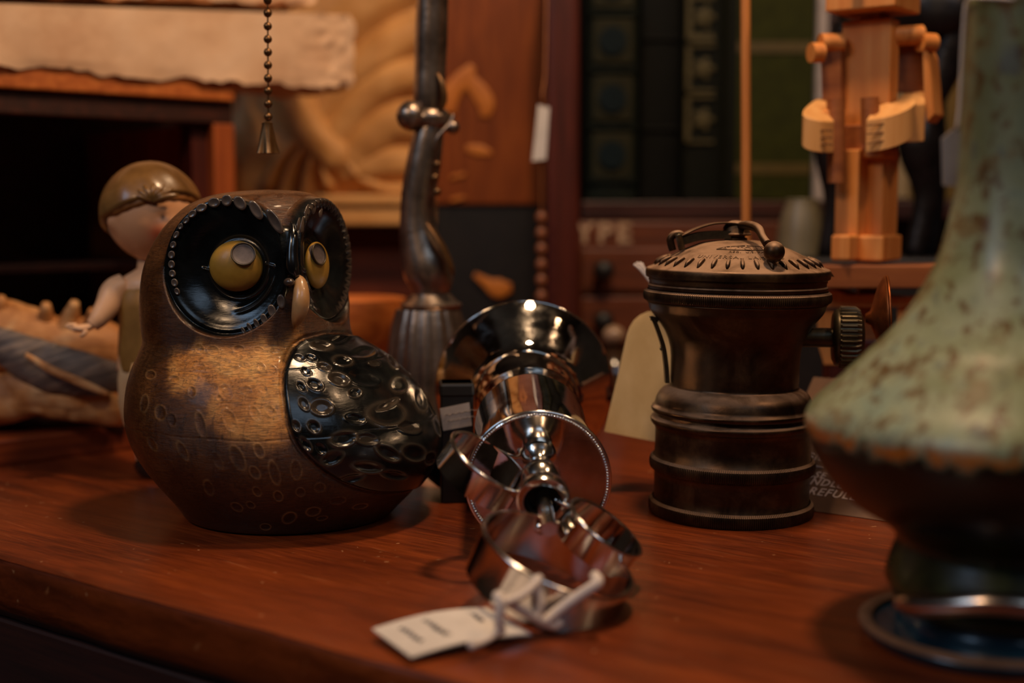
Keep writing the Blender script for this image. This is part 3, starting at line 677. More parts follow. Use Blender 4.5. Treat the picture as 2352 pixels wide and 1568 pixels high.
    obj('burner_tube', MB().lathe([(.26, 0), (.26, .9)], P(1836, 774), sR, 28), g, root)
    x0 = P(1910, 774)
    prof = [(.30, 0), (.60, .01), (.72, .07), (.755, .13), (.76, .17), (.78, .18), (.80, .22), (.80, .60), (.74, .72), (.55, .80), (.30, .84)]
    wobk = lambda th, i, p: 1+np.where((p[:, 1][:, None] > .2) & (p[:, 1][:, None] < .65), .035*np.clip(np.sin(th*36)*2.2, -1, 1), 0)
    obj('knurled_nut', MB().lathe(prof, x0, sR, 288, wobk), g, root, smooth=35)
    rR = frame_z(nrm((1, -.22, .06)), (0, 0, 1))
    rp = MB().lathe([(.12, -.25), (.2, -.12), (.5, -.02), (.85, .1), (1.05, .22), (1.10, .26), (1.11, .29), (1.07, .30), (1.03, .27), (.8, .16), (.4, .05), (.01, 0)], P(2010, 730, .2), rR, 90)
    obj('reflector', rp, M['copper'], root, smooth=60)
    obj('reflector_rim', MB().torus(P(2010, 730, .2)+rR[:, 2]*.34, 1.09, .035, rR, 80, 8), M['copper'], root, smooth=180)
    # hook strip on the left of the funnel
    hk = [P(1497, 727), P(1500, 733), P(1506, 745), P(1517, 775), P(1524, 800), P(1529, 835), P(1531, 860), P(1532, 878)]
    Q = catmull(hk, 4); e = np.array([0, .16, 0]); w_ = np.array([.055, 0, 0]); n = len(Q); G = np.stack([Q-e-w_, Q+e-w_, Q+e+w_, Q-e+w_], 1)
    s3 = MB().grid(G, False, True); s3.F += [(0, 1, 2, 3), (4*n-1, 4*n-2, 4*n-3, 4*n-4)]
    obj('belt_hook', s3, g, root, smooth=50)
    obj('hook_stub', MB().tube([P(1495, 730), P(1512, 735)], .06, 8), g, root)
    obj('hook_rivet', MB().ball(P(1521, 800), .07, None, 10, 8), g, root)
    # lip latch at the right of the lid
    obj('lid_tab', MB().prism([(0, 0), (.16, -.02), (.24, -.14), (.1, -.1), (0, -.12)], .3, P(1896, 624, -.15), (1, 0, 0), (0, 0, 1), (0, 1, 0)), m, root, smooth=0)
carbide()
# ---------------------------------------------------------------- silver stand on its side
def silver():
    m = M['silver']
    P0 = at(1236, 1105, 30.0); r0 = 167/3000*30.3
    P1 = at(1205, 892, 38.2); r1 = 205/3000*38.2
    P1[2] = max(P1[2], 0); axis = nrm(P1-P0); L = np.linalg.norm(P1-P0)
    R = frame_z(axis)
    root = thing('silver_stand', 'polished silver stand lying on its side, round beaded plate and three small ring holders', 'silverware', (P0[0], P0[1], 0))
    # front plate and cup body
    obj('beaded_plate', MB().lathe([(.01, 0), (r0*.93, -.01), (r0*.97, -.05), (r0, 0), (r0, .07), (r0*.96, .1), (1.35, .14)], P0, R, 160), m, root, smooth=40)
    bd = MB(); nb = 150
    for i in range(nb):
        a = 2*PI*i/nb; bd.ball(P0+R@np.array([r0*.965*math.cos(a), r0*.965*math.sin(a), -.03]), .034, R, 8, 6)
    obj('plate_rim', MB().torus(P0+axis*.02, r0-.01, .05, R, 140, 10), M['silver_soft'], root, smooth=180)
    obj('bead_edge', bd, m, root, smooth=180)
    s = L
    body = [(1.30, .1), (1.52, .2), (1.55, .5), (1.50, 2.0), (1.47, s*.52), (1.475, s*.525), (1.455, s*.53), (1.44, s*.7), (1.43, s*.83), (1.45, s*.84), (1.45, s*.845), (1.50, s*.86), (1.68, s*.885), (2.0, s*.925), (2.35, s*.97), (r1, s*1.0), (r1+.02, s*1.004), (r1, s*1.012), (r1-.1, s*1.01), (1.2, s*.93), (.01, s*.92)]
    obj('flared_cup', MB().lathe(body, P0, R, 160), m, root, smooth=40)
    obj('cup_rim', MB().torus(P0+axis*s*1.004, r1, .035, R, 128, 8), m, root, smooth=180)
    obj('step_ring', MB().torus(P0+axis*s*.845, 1.45, .03, R, 128, 8), m, root, smooth=180)
    # stem with knob
    S0 = onplane(1238, 1048, P0, axis); S1 = at(1247, 1158, 28.0)
    ax2 = nrm(S1-S0); L2 = np.linalg.norm(S1-S0); R2 = frame_z(ax2)
    prof = [(.34, 0), (.40, .05), (.34, .14), (.24, .25), (.22, .36), (.29, .42), (.30, .46), (.26, .52), (.28, .58), (.40, .70), (.46, .88), (.44, 1.05), (.34, 1.2), (.28, 1.28), (.27, 1.36)]
    e = L2-.62; sc_ = e/1.36
    prof = [(a, b*sc_) for a, b in prof]+[(.42, e+.06), (.54, e+.12), (.60, e+.24), (.61, e+.42), (.58, e+.50), (.50, e+.53), (.42, e+.52), (.38, e+.46), (.36, e+.2), (.01, e+.18)]
    obj('stem_knob', MB().lathe(prof, S0, R2, 72, caps=True), M['silver_soft'], root, smooth=35)
    obj('dark_socket', MB().lathe([(.37, e+.50), (.355, e+.45), (.35, e+.22), (.01, e+.21)], S0, R2, 48, caps=False), M['socket'], root, smooth=40)
    R3 = at(1262, 1215, 26.9)
    obj('centre_rod', MB().tube([S0+ax2*(e+.2), R3], .17, 20), M['silver_soft'], root)
    # rings
    def ringh(cx, cy, Y, a_px, k, deg, h, name='ring_holder', thick=.045):
        c = at(cx, cy, Y); a = math.radians(deg); cz = (c-np.array([0, 0, CAMH]))@CF; r = a_px/FPX*cz
        vdir = nrm(np.array([0, 0, CAMH])-c)
        perp = CR*math.sin(a)+CU*math.cos(a); perp = nrm(perp-np.dot(perp, vdir)*vdir)
        n = nrm(k*vdir+math.sqrt(1-k*k)*perp); Rr = frame_z(n)
        pr = [(r-thick, -h), (r, -h), (r, -.05), (r+.02, 0), (r+.01, .03), (r-thick/2, .045), (r-thick-.02, .03), (r-thick-.02, 0), (r-thick, -.05), (r-thick, -h)]
        o = obj(name, MB().lathe(pr, c, Rr, 120, caps=False), m, root, smooth=45)
        obj('rim_wire', MB().torus(c, r-.01, .05, Rr, 120, 10), M['silver_soft'], o, smooth=180)
        return c, n, r, o
    c1 = ringh(1282, 1272, 25.9, 185, .37, 24, .95)
    c2 = ringh(1126, 1060, 28.9, 106, .33, 36, .62)
    c3 = ringh(1392, 1212, 27.4, 98, .30, 38, .60)
    # joining lugs
    for c, n, r, o in (c2, c3):
        tgt = S0+ax2*(e+.12); d = tgt-c; d = nrm(d-np.dot(d, n)*n); p = c+d*r*.98-n*.25
        obj('lug', MB().tube([p, (p+tgt)/2, tgt+nrm(p-tgt)*.5], [.07, .055, .07], 12, 4), m, root)
    obj('rivet', MB().ball(c1[0]+nrm(R3-c1[0])*(c1[2]-.06)-c1[1]*.25, .16, None, 16, 10), m, root)
    # cotton string and card tag (both move with the ring they are tied to? they hang loose: things of their own)
    st = M['string']
    Pp = lambda x, y, Y: at(x, y, Y)
    tg = thing('price_tag', 'small white paper price tag with faint writing lying in front of the silver ring', 'tag', gp(1010, 1470))
    A = [Pp(855, 1443, 23.6), Pp(945, 1508, 22.55), Pp(1222, 1452, 23.3), Pp(1118, 1392, 24.4)]
    A = [np.array(a) for a in A]
    for a, h in zip(A, (.03, .03, .35, .42)):
        pass
    corners = [gp(855, 1443, .22), gp(945, 1508, .16), gp(1222, 1456, .10), gp(1118, 1394, .30)]
    dn = np.array([0, 0, -.03])
    # card with slight curl
    nu = 12; G = np.zeros((nu, 5, 3))
    for i in range(nu):
        for j in range(5):
            u, v = i/(nu-1), j/4
            G[i, j] = (corners[0]*(1-u)+corners[3]*u)*(1-v)+(corners[1]*(1-u)+corners[2]*u)*v; G[i, j, 2] += .10*math.sin(PI*u)
    mb = MB().grid(G).grid((G+dn)[:, ::-1])
    for line in (G[:, 0], G[:, -1][::-1], G[0][::-1], G[-1]):
        mb.grid(np.stack([line, line+dn], 0))
    obj('card', mb, M['paper'], tg, smooth=60)
    U1 = nrm(corners[3]-corners[0]); V1 = nrm(corners[1]-corners[0])
    # faded handwriting: loose pen strokes across the short side of the card
    def scrawl(u, v, half, amp, freq, ph):
        base_ = (corners[0]*(1-u)+corners[3]*u)*(1-v)+(corners[1]*(1-u)+corners[2]*u)*v; pts = []
        for i in range(40):
            t = i/39*2-1; w_ = amp*(math.sin(t*freq+ph)+.5*math.sin(t*freq*2.3+ph*2)); q_ = base_+V1*(t*half+.25*w_)+U1*w_
            uu = u+w_/np.linalg.norm(corners[3]-corners[0]); q_[2] += .10*math.sin(PI*min(1, max(0, uu)))+.014; pts.append(q_)
        obj('writing', MB().tube(pts, .011, 5), M['ink'], tg, smooth=180)
    scrawl(.17, .48, .42, .05, 17, .4); scrawl(.38, .45, .46, .06, 19, 1.3); scrawl(.78, .34, .26, .05, 11, 2.1)
    s0 = [Pp(1150, 1452, 23.6), Pp(1146, 1420, 23.5), Pp(1150, 1385, 23.5), Pp(1143, 1368, 23.6), Pp(1160, 1378, 23.7), Pp(1200, 1402, 23.9), Pp(1250, 1428, 24.1), Pp(1275, 1436, 24.2), Pp(1290, 1425, 24.2)]
    obj('string', MB().tube(s0, .10, 10, 6), st, tg, smooth=180)
    s1 = [Pp(1250, 1428, 24.1), Pp(1285, 1400, 24.2), Pp(1330, 1368, 24.2), Pp(1372, 1338, 24.2), Pp(1366, 1322, 24.5)]
    obj('string', MB().tube(s1, .11, 10, 6), st, tg, smooth=180)
    s2 = [Pp(1228, 1322, 24.3), Pp(1236, 1350, 24.2), Pp(1242, 1380, 24.1), Pp(1236, 1408, 24.05), Pp(1230, 1420, 24.0)]
    obj('string', MB().tube(s2, .09, 10, 6), st, tg, smooth=180)
    s3 = [Pp(1150, 1385, 23.5), Pp(1190, 1372, 23.7), Pp(1225, 1345, 24.0), Pp(1240, 1325, 24.2)]
    obj('string', MB().tube(s3, .08, 10, 6), st, tg, smooth=180)
    s4 = [Pp(1150, 1445, 23.6), Pp(1125, 1465, 23.3), Pp(1098, 1478, 23.1), Pp(1082, 1482, 22.9)]
    obj('string', MB().tube(s4, [.06, .06, .07, .08], 10, 5), st, tg, smooth=180)
silver()

# ---------------------------------------------------------------- green vase on its blue foot dish
def vase():
    VY = 24.4; x0 = 9.37
    k = VY/3000
    def z(y): return (470-y)/3000*VY+CAMH
    out = [(4, 2226), (12, 2220), (22, 2219), (37, 2221), (102, 2216), (170, 2212), (245, 2209), (294, 2206), (360, 2201), (416, 2196), (470, 2186), (520, 2174), (572, 2159), (612, 2143), (658, 2117), (703, 2089), (740, 2060), (775, 2027), (805, 1993), (845, 1950), (878, 1914), (910, 1876), (935, 1855), (960, 1848), (985, 1851),
           (1019, 1862), (1055, 1882), (1092, 1908), (1120, 1934), (1147, 1964), (1177, 2013), (1200, 2044), (1225, 2058), (1250, 2050), (1275, 2040), (1300, 2033), (1320, 2033), (1343, 2048), (1365, 2076), (1386, 2082)]
    pr = [tan_rz(xl, y, x0, VY) for y, xl in out]
    pr = [(r, z_) for r, z_ in pr if z_ > .62]; pr.append((pr[-1][0]-.02, .60))
    zt = pr[0][1]; inner = [(r-.22, zz_) for r, zz_ in pr[2:20:2]]
    prof = catmull(np.array(pr[::-1]), 4).tolist()+[(pr[0][0]-.1, zt+.02)]+[(a, b) for a, b in inner[:6]]
    t = NT('mottled_green_glaze'); v = t.coord((1, 1, 1)); f = t.noise(v, .55, 4, .6, .4); f2 = t.noise(v, 1.5, 4, .6); f3 = t.noise(t.coord((1.3, 1.3, .8)), 1.1, 3, .5)
    c = t.ramp(f, [(.30, (98, 98, 62)), (.45, (132, 138, 102)), (.60, (150, 156, 126)), (.75, (116, 140, 128))])
    sz = t.node('ShaderNodeSeparateXYZ'); tc = t.node('ShaderNodeTexCoord'); t.L(tc.outputs['Object'], sz.inputs[0]); zz_ = t.math('MULTIPLY', sz.outputs[2], 100)
    zs = tan_rz(1851, 985, x0, VY)[1]+.20
    # upper neck is browner olive, shoulder paler
    c = t.mix(t.math('MULTIPLY', t.gray(zz_, zs+2.2, zs+7.0), .65), c, (86, 84, 40))
    fs = t.noise(t.coord((1, 1, .7)), 3.2, 4, .65, .3)
    c = t.mix(t.gray(f2, .56, .66, 0, .6), c, (112, 78, 36))
    c = t.mix(t.gray(fs, .53, .60, 0, .85), c, (92, 62, 28))
    c = t.mix(t.gray(fs, .40, .32, 0, .5), c, (88, 92, 92))
    c = t.mix(t.gray(f3, .62, .70, 0, .5), c, (66, 70, 84))
    # glaze line at the shoulder: rust over dark olive, underside shade painted in below
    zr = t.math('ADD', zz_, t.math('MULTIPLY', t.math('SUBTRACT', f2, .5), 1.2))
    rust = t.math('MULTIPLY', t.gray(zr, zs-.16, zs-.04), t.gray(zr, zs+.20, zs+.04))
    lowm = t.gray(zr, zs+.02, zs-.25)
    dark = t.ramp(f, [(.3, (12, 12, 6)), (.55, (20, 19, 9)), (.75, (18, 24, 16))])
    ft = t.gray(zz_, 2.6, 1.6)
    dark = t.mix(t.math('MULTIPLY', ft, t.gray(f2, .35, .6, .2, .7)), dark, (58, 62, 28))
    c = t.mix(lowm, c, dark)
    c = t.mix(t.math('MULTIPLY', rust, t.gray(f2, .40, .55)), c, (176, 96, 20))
    t.bump(f2, .02, .5)
    vm = t.fin(c, t.gray(f, .3, .7, .26, .42), 0, .08, .42, .2)
    root = thing('vase', 'tall mottled green glazed vase with narrow neck and wide rust-edged shoulder', 'vase', (x0, VY, 0))
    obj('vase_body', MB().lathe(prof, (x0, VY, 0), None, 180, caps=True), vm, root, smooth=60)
    # added metal bar standing in for the highlight on the glossy foot
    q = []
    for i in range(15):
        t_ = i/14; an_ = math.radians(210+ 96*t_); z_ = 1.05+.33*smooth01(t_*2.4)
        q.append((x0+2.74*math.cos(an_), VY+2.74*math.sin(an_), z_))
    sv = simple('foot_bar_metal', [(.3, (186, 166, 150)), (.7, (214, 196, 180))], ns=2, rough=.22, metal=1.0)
    obj('foot_highlight_bar', MB().tube(q, [.12]+[.20]*13+[.12], 28, 3), sv, root, smooth=60)
    # dish
    t = NT('blue_dish_glaze'); v = t.coord((1, 1, 1)); f = t.noise(v, .7, 4)
    c = t.ramp(f, [(.3, (14, 40, 50)), (.55, (24, 60, 74)), (.75, (48, 76, 90))])
    dm = t.fin(c, .3, 0, .3)
    rimm = simple('brown_dish_rim', [(.3, (116, 80, 56)), (.7, (154, 112, 82))], ns=1, rough=.45)
    DY = 24.1; xd = 8.98; rd = 2.32; zt = .32
    droot = thing('dish', 'round dark blue glazed dish with a brown rim under the green vase', 'dish', (xd, DY, 0))
    pd = [(rd-.5, 0), (rd-.12, .04), (rd-.02, .2), (rd, zt-.1), (rd-.04, zt-.02)]
    obj('dish_body', MB().lathe(pd+[(rd-.10, zt-.04), (rd-.28, zt-.10), (rd-.36, zt-.12)], (xd, DY, 0), None, 140), dm, droot, smooth=40)
    obj('dish_rim', MB().lathe([(rd-.04, zt-.07), (rd+.01, zt-.06), (rd+.01, zt-.01), (rd-.06, zt+.025), (rd-.18, zt+.02), (rd-.25, zt-.03), (rd-.24, zt-.09)], (xd, DY, 0), None, 140, caps=False), rimm, droot, smooth=60)
    obj('inner_ring', MB().torus((xd+.4, DY+.2, .60-.09), 1.80, .085, None, 120, 8), dm, droot, smooth=180)
    obj('raised_boss', MB().lathe([(2.0, .05), (1.93, .36), (1.88, .50), (1.8, .585), (1.6, .595), (.01, .595)], (xd+.40, DY+.2, 0), None, 120), dm, droot, smooth=40)
vase()
# ---------------------------------------------------------------- things behind, left side
def fbox(mb, x0, y0, x1, y1, D, depth, D1=None):
    """box whose upright front face covers a measured rectangle at distance D (right side at D1)"""
    D1 = D if D1 is None else D1
    a = at(x0, y1, D); b = at(x1, y1, D1); c = at(x1, y0, D1); d = at(x0, y0, D)
    A = np.array([a, b, c, d]); B = A+np.array([0, depth, 0]); return mb.hexa(A, B)

# direction of the left furniture: runs back to the right
G0 = gp(0, 1072); G1 = gp(305, 1031); gd = nrm((G1-G0)); gn = np.array([-gd[1], gd[0], 0]);
RG = np.stack([gd, gn, [0, 0, 1]], 1)
def onG(px, py, off=0.0):
    return onplane(px, py, G0+gn*off, gn)
def gpanel(mb, x0, x1, z0, z1, off, depth):
    """box along the ledge direction between two measured columns"""
    a = (onG(x0, 900, off)-G0)@gd; b = (onG(x1, 900, off)-G0)@gd
    c = G0+gd*(a+b)/2+gn*(off+depth/2); c[2] = (z0+z1)/2
    return mb.box(c, (b-a, depth, z1-z0), RG)
# ledge board on the table
lb = MB(); c = G0+gd*(1.0)+gn*7.0; c[2] = .42
lb.box(c, (26, 14, .84), RG)
tag(obj('ledge_board', lb, wood('ledge_wood', (70, 24, 10), (110, 46, 18), (140, 66, 28), 'x', (0, 0, -math.atan2(gd[1], gd[0])), rough=.4), smooth=0, bevel=.08),
    'flat reddish wooden board at the left under the spiny shell', 'board')

def left_cabinet():
    off = 4.5; base = onG(250, 900, off); base = np.array([base[0], base[1], .84])
    root = thing('small_cabinet', 'small open-fronted wooden cabinet with dark inside, under the pale plaster block', 'cabinet', base)
    zt = onG(548, 200, off)[2]; zt0 = onG(0, 120, off)[2]; ztop = 12.9
    zl = onG(100, 208, off)[2]
    obj('top_board', gpanel(MB(), -160, 553, zl, ztop, off-.3, 13), M['orange_wood'], root, smooth=0, bevel=.06)
    obj('front_rail', gpanel(MB(), -160, 548, zl-.85, zl, off, .8), M['dark_wood'], root, smooth=0, bevel=.05)
    obj('side_panel', gpanel(MB(), 505, 552, .84, zl-.85, off, 11.5), M['orange_wood_v'], root, smooth=0, bevel=.05)
    obj('side_panel', gpanel(MB(), -160, -110, .84, zl-.85, off, 11.5), M['orange_wood_v'], root, smooth=0, bevel=.05)
    obj('front_post', gpanel(MB(), 455, 505, .84, zl-.85, off+.5, .9), M['dark_wood_v'], root, smooth=0, bevel=.05)
    obj('back_panel', gpanel(MB(), -260, 560, .84, zl, off+11.2, .4), M['dark_wood'], root, smooth=0)
    obj('shelf', gpanel(MB(), -110, 470, 5.6, 5.9, off+5, 6), M['dark_wood'], root, smooth=0, bevel=.03)
    obj('shelf', gpanel(MB(), -110, 470, 3.0, 3.3, off+5, 6), M['dark_wood'], root, smooth=0, bevel=.03)
    return ztop, off
ztop, coff = left_cabinet()

def slab(name, x0, x1, y_top0, y_top1, off, depth, z0, seed, label, zt=None):
    """rough-broken plaster block"""
    a = (onG(x0, 80, off)-G0)@gd; b = (onG(x1, 80, off)-G0)@gd
    zT0 = onG(x0, y_top0, off)[2]; zT1 = onG(x1, y_top1, off)[2]
    nx, nz, ny = 150, 22, 24
    mb = MB()
    z0a, z0b = z0 if isinstance(z0, tuple) else (z0, z0)
    def pt(u, v, w):   # u along, v up, w depth
        s = a+(b-a)*u; zt_ = zT0+(zT1-zT0)*u
        # rounded arrises
        return G0+gd*s+gn*(off+depth*w)+np.array([0, 0, 1.])*((z0a+(z0b-z0a)*u)-G0[2]+(zt_-(z0a+(z0b-z0a)*u))*v)
    def face(f, n, m):
        U_, V_ = np.meshgrid(np.linspace(0, 1, n), np.linspace(0, 1, m), indexing='ij')
        P = np.array([[f(U_[i, j], V_[i, j]) for j in range(m)] for i in range(n)])
        return P
    c = pt(.5, .5, .5)
    def rough(P):
        q = (P-G0); along = (q@gd-a)/(b-a); e = smooth01((along-.80)/.15)
        nse = vnoise(P, .55, seed)*.06+vnoise(P, 1.7, seed+1)*.018+vnoise(P*np.array([1, 1, 2.2]), 2.6, seed+2)*.12*e[..., None].squeeze(-1)
        z0 = z0a+(z0b-z0a)*along
        lowb = smooth01((z0+.35-P[..., 2])/.35); nse = nse*(1+1.2*lowb)
        d = P-c; d = d/np.linalg.norm(d, axis=-1)[..., None]
        # chip the lower edge, round the right end
        P = P.copy(); P[..., 2] += (vnoise(P, 1.1, seed+5)*.16+vnoise(P, 3.1, seed+6)*.09)*lowb
        P = P+gn*(-nse[..., None])
        P = P+gd*((vnoise(P, 1.3, seed+8)*.12)*e)[..., None]
        zmid = (z0+zT1)/2; ed_ = np.abs(P[..., 2]-zmid)/(np.abs(zT1-z0)/2)
        P = P-gd*((smooth01((along-.97)/.03)*np.clip(ed_-.6, 0, 1)**2*1.1))[..., None]
        return P
    for f, n, m in ((lambda u, v: pt(u, v, 0), nx, nz), (lambda u, v: pt(u, v, 1), nx, nz), (lambda u, v: pt(u, 1, v), nx, ny), (lambda u, v: pt(u, 0, v), nx, ny), (lambda u, v: pt(0, u, v), nz, ny), (lambda u, v: pt(1, u, v), nz, ny)):
        mb.grid(rough(face(f, n, m)))
    base = pt(.5, 0, .5)
    return tag(obj(name, mb, M['plaster'], org=base, smooth=50), label, 'plaster block')
s1 = slab('plaster_block', -180, 812, 2, 35, coff-.55, 4.6, ztop, 11, 'long pale plaster block with a broken right end on the small cabinet')
o1 = coff-.55; sA_ = (onG(-180, 80, o1)-G0)@gd; sB_ = (onG(812, 80, o1)-G0)@gd; sC_ = (onG(738, 80, coff-.3)-G0)@gd
zA_ = onG(-180, 2, o1)[2]; zB_ = onG(812, 35, o1)[2]; zC_ = zA_+(zB_-zA_)*(sC_-sA_)/(sB_-sA_)
slab('plaster_block', -180, 738, -230, -215, coff-.3, 4.2, (zA_+.5, zC_+.42), 31, 'upper plaster block laid on the longer one, cut by the top of the picture')

# pull chain with bell end
def chain():
    D = 36.0; root = thing('pull_chain', 'hanging brass ball pull chain with a small fluted bell-shaped end', 'chain', at(615, 355, D))
    p0 = at(616, 268, D); p1 = at(614, -120, D); n = int(np.linalg.norm(p1-p0)/(27/3000*D)); mats = M['bronze']
    first = None
    for i in range(n):
        p = p0+(p1-p0)*(i/n)
        if first is None:
            first = obj('ball', MB().ball(p, .115, None, 14, 10).ball(p, (.118, .118, .10), None, 14, 8), mats, root, smooth=180)
            f0 = p
        else:
            o = first.copy(); COL.objects.link(o); o.parent = root; o.location = Vector(p-f0)*U
    obj('wire', MB().tube([p0, p1], .022, 6), mats, root)
    b = at(615, 352, D)
    wob = lambda th, i, p: 1+.16*np.cos(th*5)*(1-np.clip(p[:, 1][:, None]/.7, 0, 1))
    obj('bell_end', MB().lathe([(.20, .03), (.29, 0), (.27, .08), (.22, .35), (.18, .6), (.15, .75), (.15, .82), (.08, .86), (.03, .88)], b, None, 60, wob), mats, root, smooth=50)
chain()

# ---------------------------------------------------------------- bisque doll
def doll():
    D = 39.2; k = D/3000
    P = lambda x, y, d=0: at(x, y, D+d)
    base = P(345, 1102); base[2] = 0
    root = thing('doll', 'small bisque doll with moulded cap and outstretched arm standing behind the owl', 'doll', base)
    skin = simple('bisque_skin', [(.3, (222, 168, 124)), (.7, (236, 188, 146))], ns=.8, rough=.5, coat=.1)
    face = NT('bisque_face'); f = face.noise(face.coord((1, 1, 1)), .8, 3); c = face.ramp(f, [(.3, (206, 146, 102)), (.7, (222, 166, 122))])
    c = face.mix(face.attr('blush'), c, (206, 84, 44)); c = face.mix(face.attr('eye'), c, (40, 26, 20)); face = face.fin(c, .45, 0, .15)
    cap = simple('doll_cap', [(.3, (92, 62, 28)), (.6, (132, 94, 48)), (.8, (156, 116, 66))], ns=.8, rough=.35, coat=.3, bump=.03)
    dress = simple('doll_dress', [(.3, (120, 84, 32)), (.7, (164, 120, 56))], ns=.9, rough=.5)
    under = simple('doll_under', [(.3, (190, 150, 104)), (.7, (212, 176, 130))], ns=.7, rough=.6)
    # head: turned towards the right
    hc = P(348, 498, 0); r = 106*k
    yaw = math.radians(46); fd = np.array([math.sin(yaw), -math.cos(yaw), 0.]); sd = np.array([math.cos(yaw), math.sin(yaw), 0.]); R = np.stack([sd, fd*-1, [0, 0, 1.]], 1)
    n, m = 120, 90; ph = np.linspace(-PI/2, PI/2, m); th = np.linspace(0, 2*PI, n, endpoint=False)
    d = np.stack([np.cos(ph)[:, None]*np.cos(th), np.cos(ph)[:, None]*np.sin(th), np.sin(ph)[:, None]*np.ones(n)], -1)   # local: x right, y back, z up
    x, y, z = d[..., 0], -d[..., 1], d[..., 2]
    def g(x0, z0, s, sz=None): return np.exp(-((x-x0)/s)**2-((z-z0)/(sz or s))**2)*(y > 0)
    rr = 1+.0*x
    rr = rr*(1-.10*smooth01((-z-.1)/.9)*(1-.3*(y > 0)))           # jaw narrows
    rr = rr+.07*g(0, -.22, .10, .14)+.05*g(.32, -.28, .22)+.05*g(-.32, -.28, .22)+.03*g(0, -.75, .2)+.025*g(0, -.46, .12, .04)+.02*g(0, -.54, .10, .04)
    rr = rr-.045*g(.30, .02, .14, .09)-.045*g(-.30, .02, .14, .09)-.02*g(0, -.50, .14, .015)
    ear = lambda s: .10*np.exp(-((x-s*.97)/.14)**2-((z+.1)/.16)**2-((y+.05)/.12)**2)
    rr = rr+ear(1)+ear(-1)
    V = d*rr[..., None]*np.array([.92, .98, 1.06])*r
    blush = .8*(g(.42, -.30, .17)+g(-.42, -.30, .17))+.7*g(0, -.50, .11, .035); eye = np.clip(g(.30, .00, .045, .05)*1.5+g(-.30, .00, .045, .05)*1.5, 0, 1)
    mb = MB().grid(V@R.T+hc, False, True)
    obj('head', mb, face, root, smooth=180, attrs=dict(blush=np.clip(blush, 0, 1), eye=np.clip(eye, 0, 1)))
    # hair and cap
    def shell(low, rad, name, mat, fold=0.0, bumpy=0.0):
        ph = np.linspace(0, 1, 40); V = []
        for t in ph:
            row = []
            for a in np.linspace(0, 2*PI, 96, endpoint=False):
                zl = low(a); zz = zl+(1-zl)*t; q = math.sqrt(max(0, 1-zz*zz)); fo = 1+fold*math.sin(a*9+t*4)*(1-t)*t*3+bumpy*math.sin(a*23)*(1-t)
                edge = rad*(1-.12*max(0, (.12-t)/.12)**2)
                row.append(np.array([q*math.cos(a)*.96*edge*fo, q*math.sin(a)*1.0*edge*fo, zz*1.06*edge]))
            V.append(row)
        V = np.array(V)*r
        return obj(name, MB().grid(V@R.T+hc, False, True), mat, root, smooth=180)
    # local angle: front is -y (a = -pi/2)
    fr = lambda a: (1+math.cos(a+PI/2))/2     # 1 at front
    shell(lambda a: -.42+.72*fr(a)**1.0, 1.045, 'hair', simple('doll_hair', [(.3, (118, 70, 28)), (.7, (150, 96, 44))], ns=1.5, rough=.45, bump=.03), .0, .01)
    shell(lambda a: -.48+.90*fr(a)**.9, 1.13, 'cap', cap, .03, .0)
    shell_c = P(352, 462, -1.35)
    bow = MB()
    for i in range(7):
        a = -1.2+2.4*i/6; bow.tube([shell_c, shell_c+np.array([math.sin(a)*.35, -.02, math.cos(a)*.22+.05]), shell_c+np.array([math.sin(a)*.75, .12, math.cos(a)*.5])], [.05, .09, .04], 8, 4)
    obj('cap_bow', bow, cap, root, smooth=180)
    # body as one surface, arms and legs its own pieces of cast bisque
    tor = [P(352, 618), P(352, 645), P(350, 690), P(348, 745), P(347, 800), P(347, 850)]
    obj('neck', MB().tube([P(350, 590), P(352, 640)], [.42, .5], 20), skin, root)
    obj('torso', MB().tube(tor, [.5, .95, 1.0, .92, .95, 1.02], 32, 5, flat=.8, up=(0, 1, 0)), skin, root, smooth=180)
    dr = MB().lathe([(1.07, 0), (1.1, .5), (1.03, 1.4), (1.04, 1.9), (1.0, 2.25), (.85, 2.45)], np.array([tor[0][0], D, P(350, 845)[2]]), None, 48, lambda th, i, p: 1+.03*np.cos(th*8), caps=False)
    obj('dress', dr, dress, root, smooth=180)
    wob = lambda th, i, p: 1+.05*np.cos(th*10)
    obj('bloomers', MB().lathe([(.7, 0), (1.0, .3), (1.12, .9), (1.12, 1.6), (1.04, 2.2)], np.array([tor[0][0], D, P(350, 990)[2]]), None, 60, wob), under, root, smooth=180)
    a0 = P(288, 648, -.35)
    arm = [a0, P(262, 668, -.5), P(248, 700, -.7), P(228, 730, -.9), P(212, 748, -1.0)]
    obj('arm', MB().tube(arm, [.30, .38, .36, .28, .20], 20, 6), skin, root, smooth=180)
    hd = [P(214, 745, -1.0), P(200, 752, -1.05), P(185, 754, -1.1), P(168, 751, -1.1)]
    mh = MB().tube(hd, [.17, .2, .2, .10], 16, 5, flat=.6)
    for dx, dy, l in ((0, -3, 20), (-2, 1, 22), (0, 5, 19), (4, 8, 15)):
        mh.tube([P(176+dx, 750+dy, -1.1), P(176+dx-l*.6, 749+dy, -1.15), P(176+dx-l*1.1, 747+dy, -1.15)], [.065, .06, .03], 8, 4)
    mh.tube([P(198, 758, -1.2), P(192, 768, -1.25), P(184, 772, -1.25)], [.08, .07, .035], 8, 4)
    obj('hand', mh, skin, root, smooth=180)
    a1 = P(412, 650, .2)
    obj('arm', MB().tube([a1, P(435, 690, .2), P(445, 740, .0), P(440, 780, -.2)], [.26, .32, .26, .16], 18, 6), skin, root, smooth=180)
    for sx in (330, 366):
        lg = obj('leg', MB().tube([P(sx, 960), P(sx+2, 1000), P(sx+4, 1040), P(sx+6, 1075)], [.45, .4, .3, .24], 18, 5), skin, root, smooth=180)
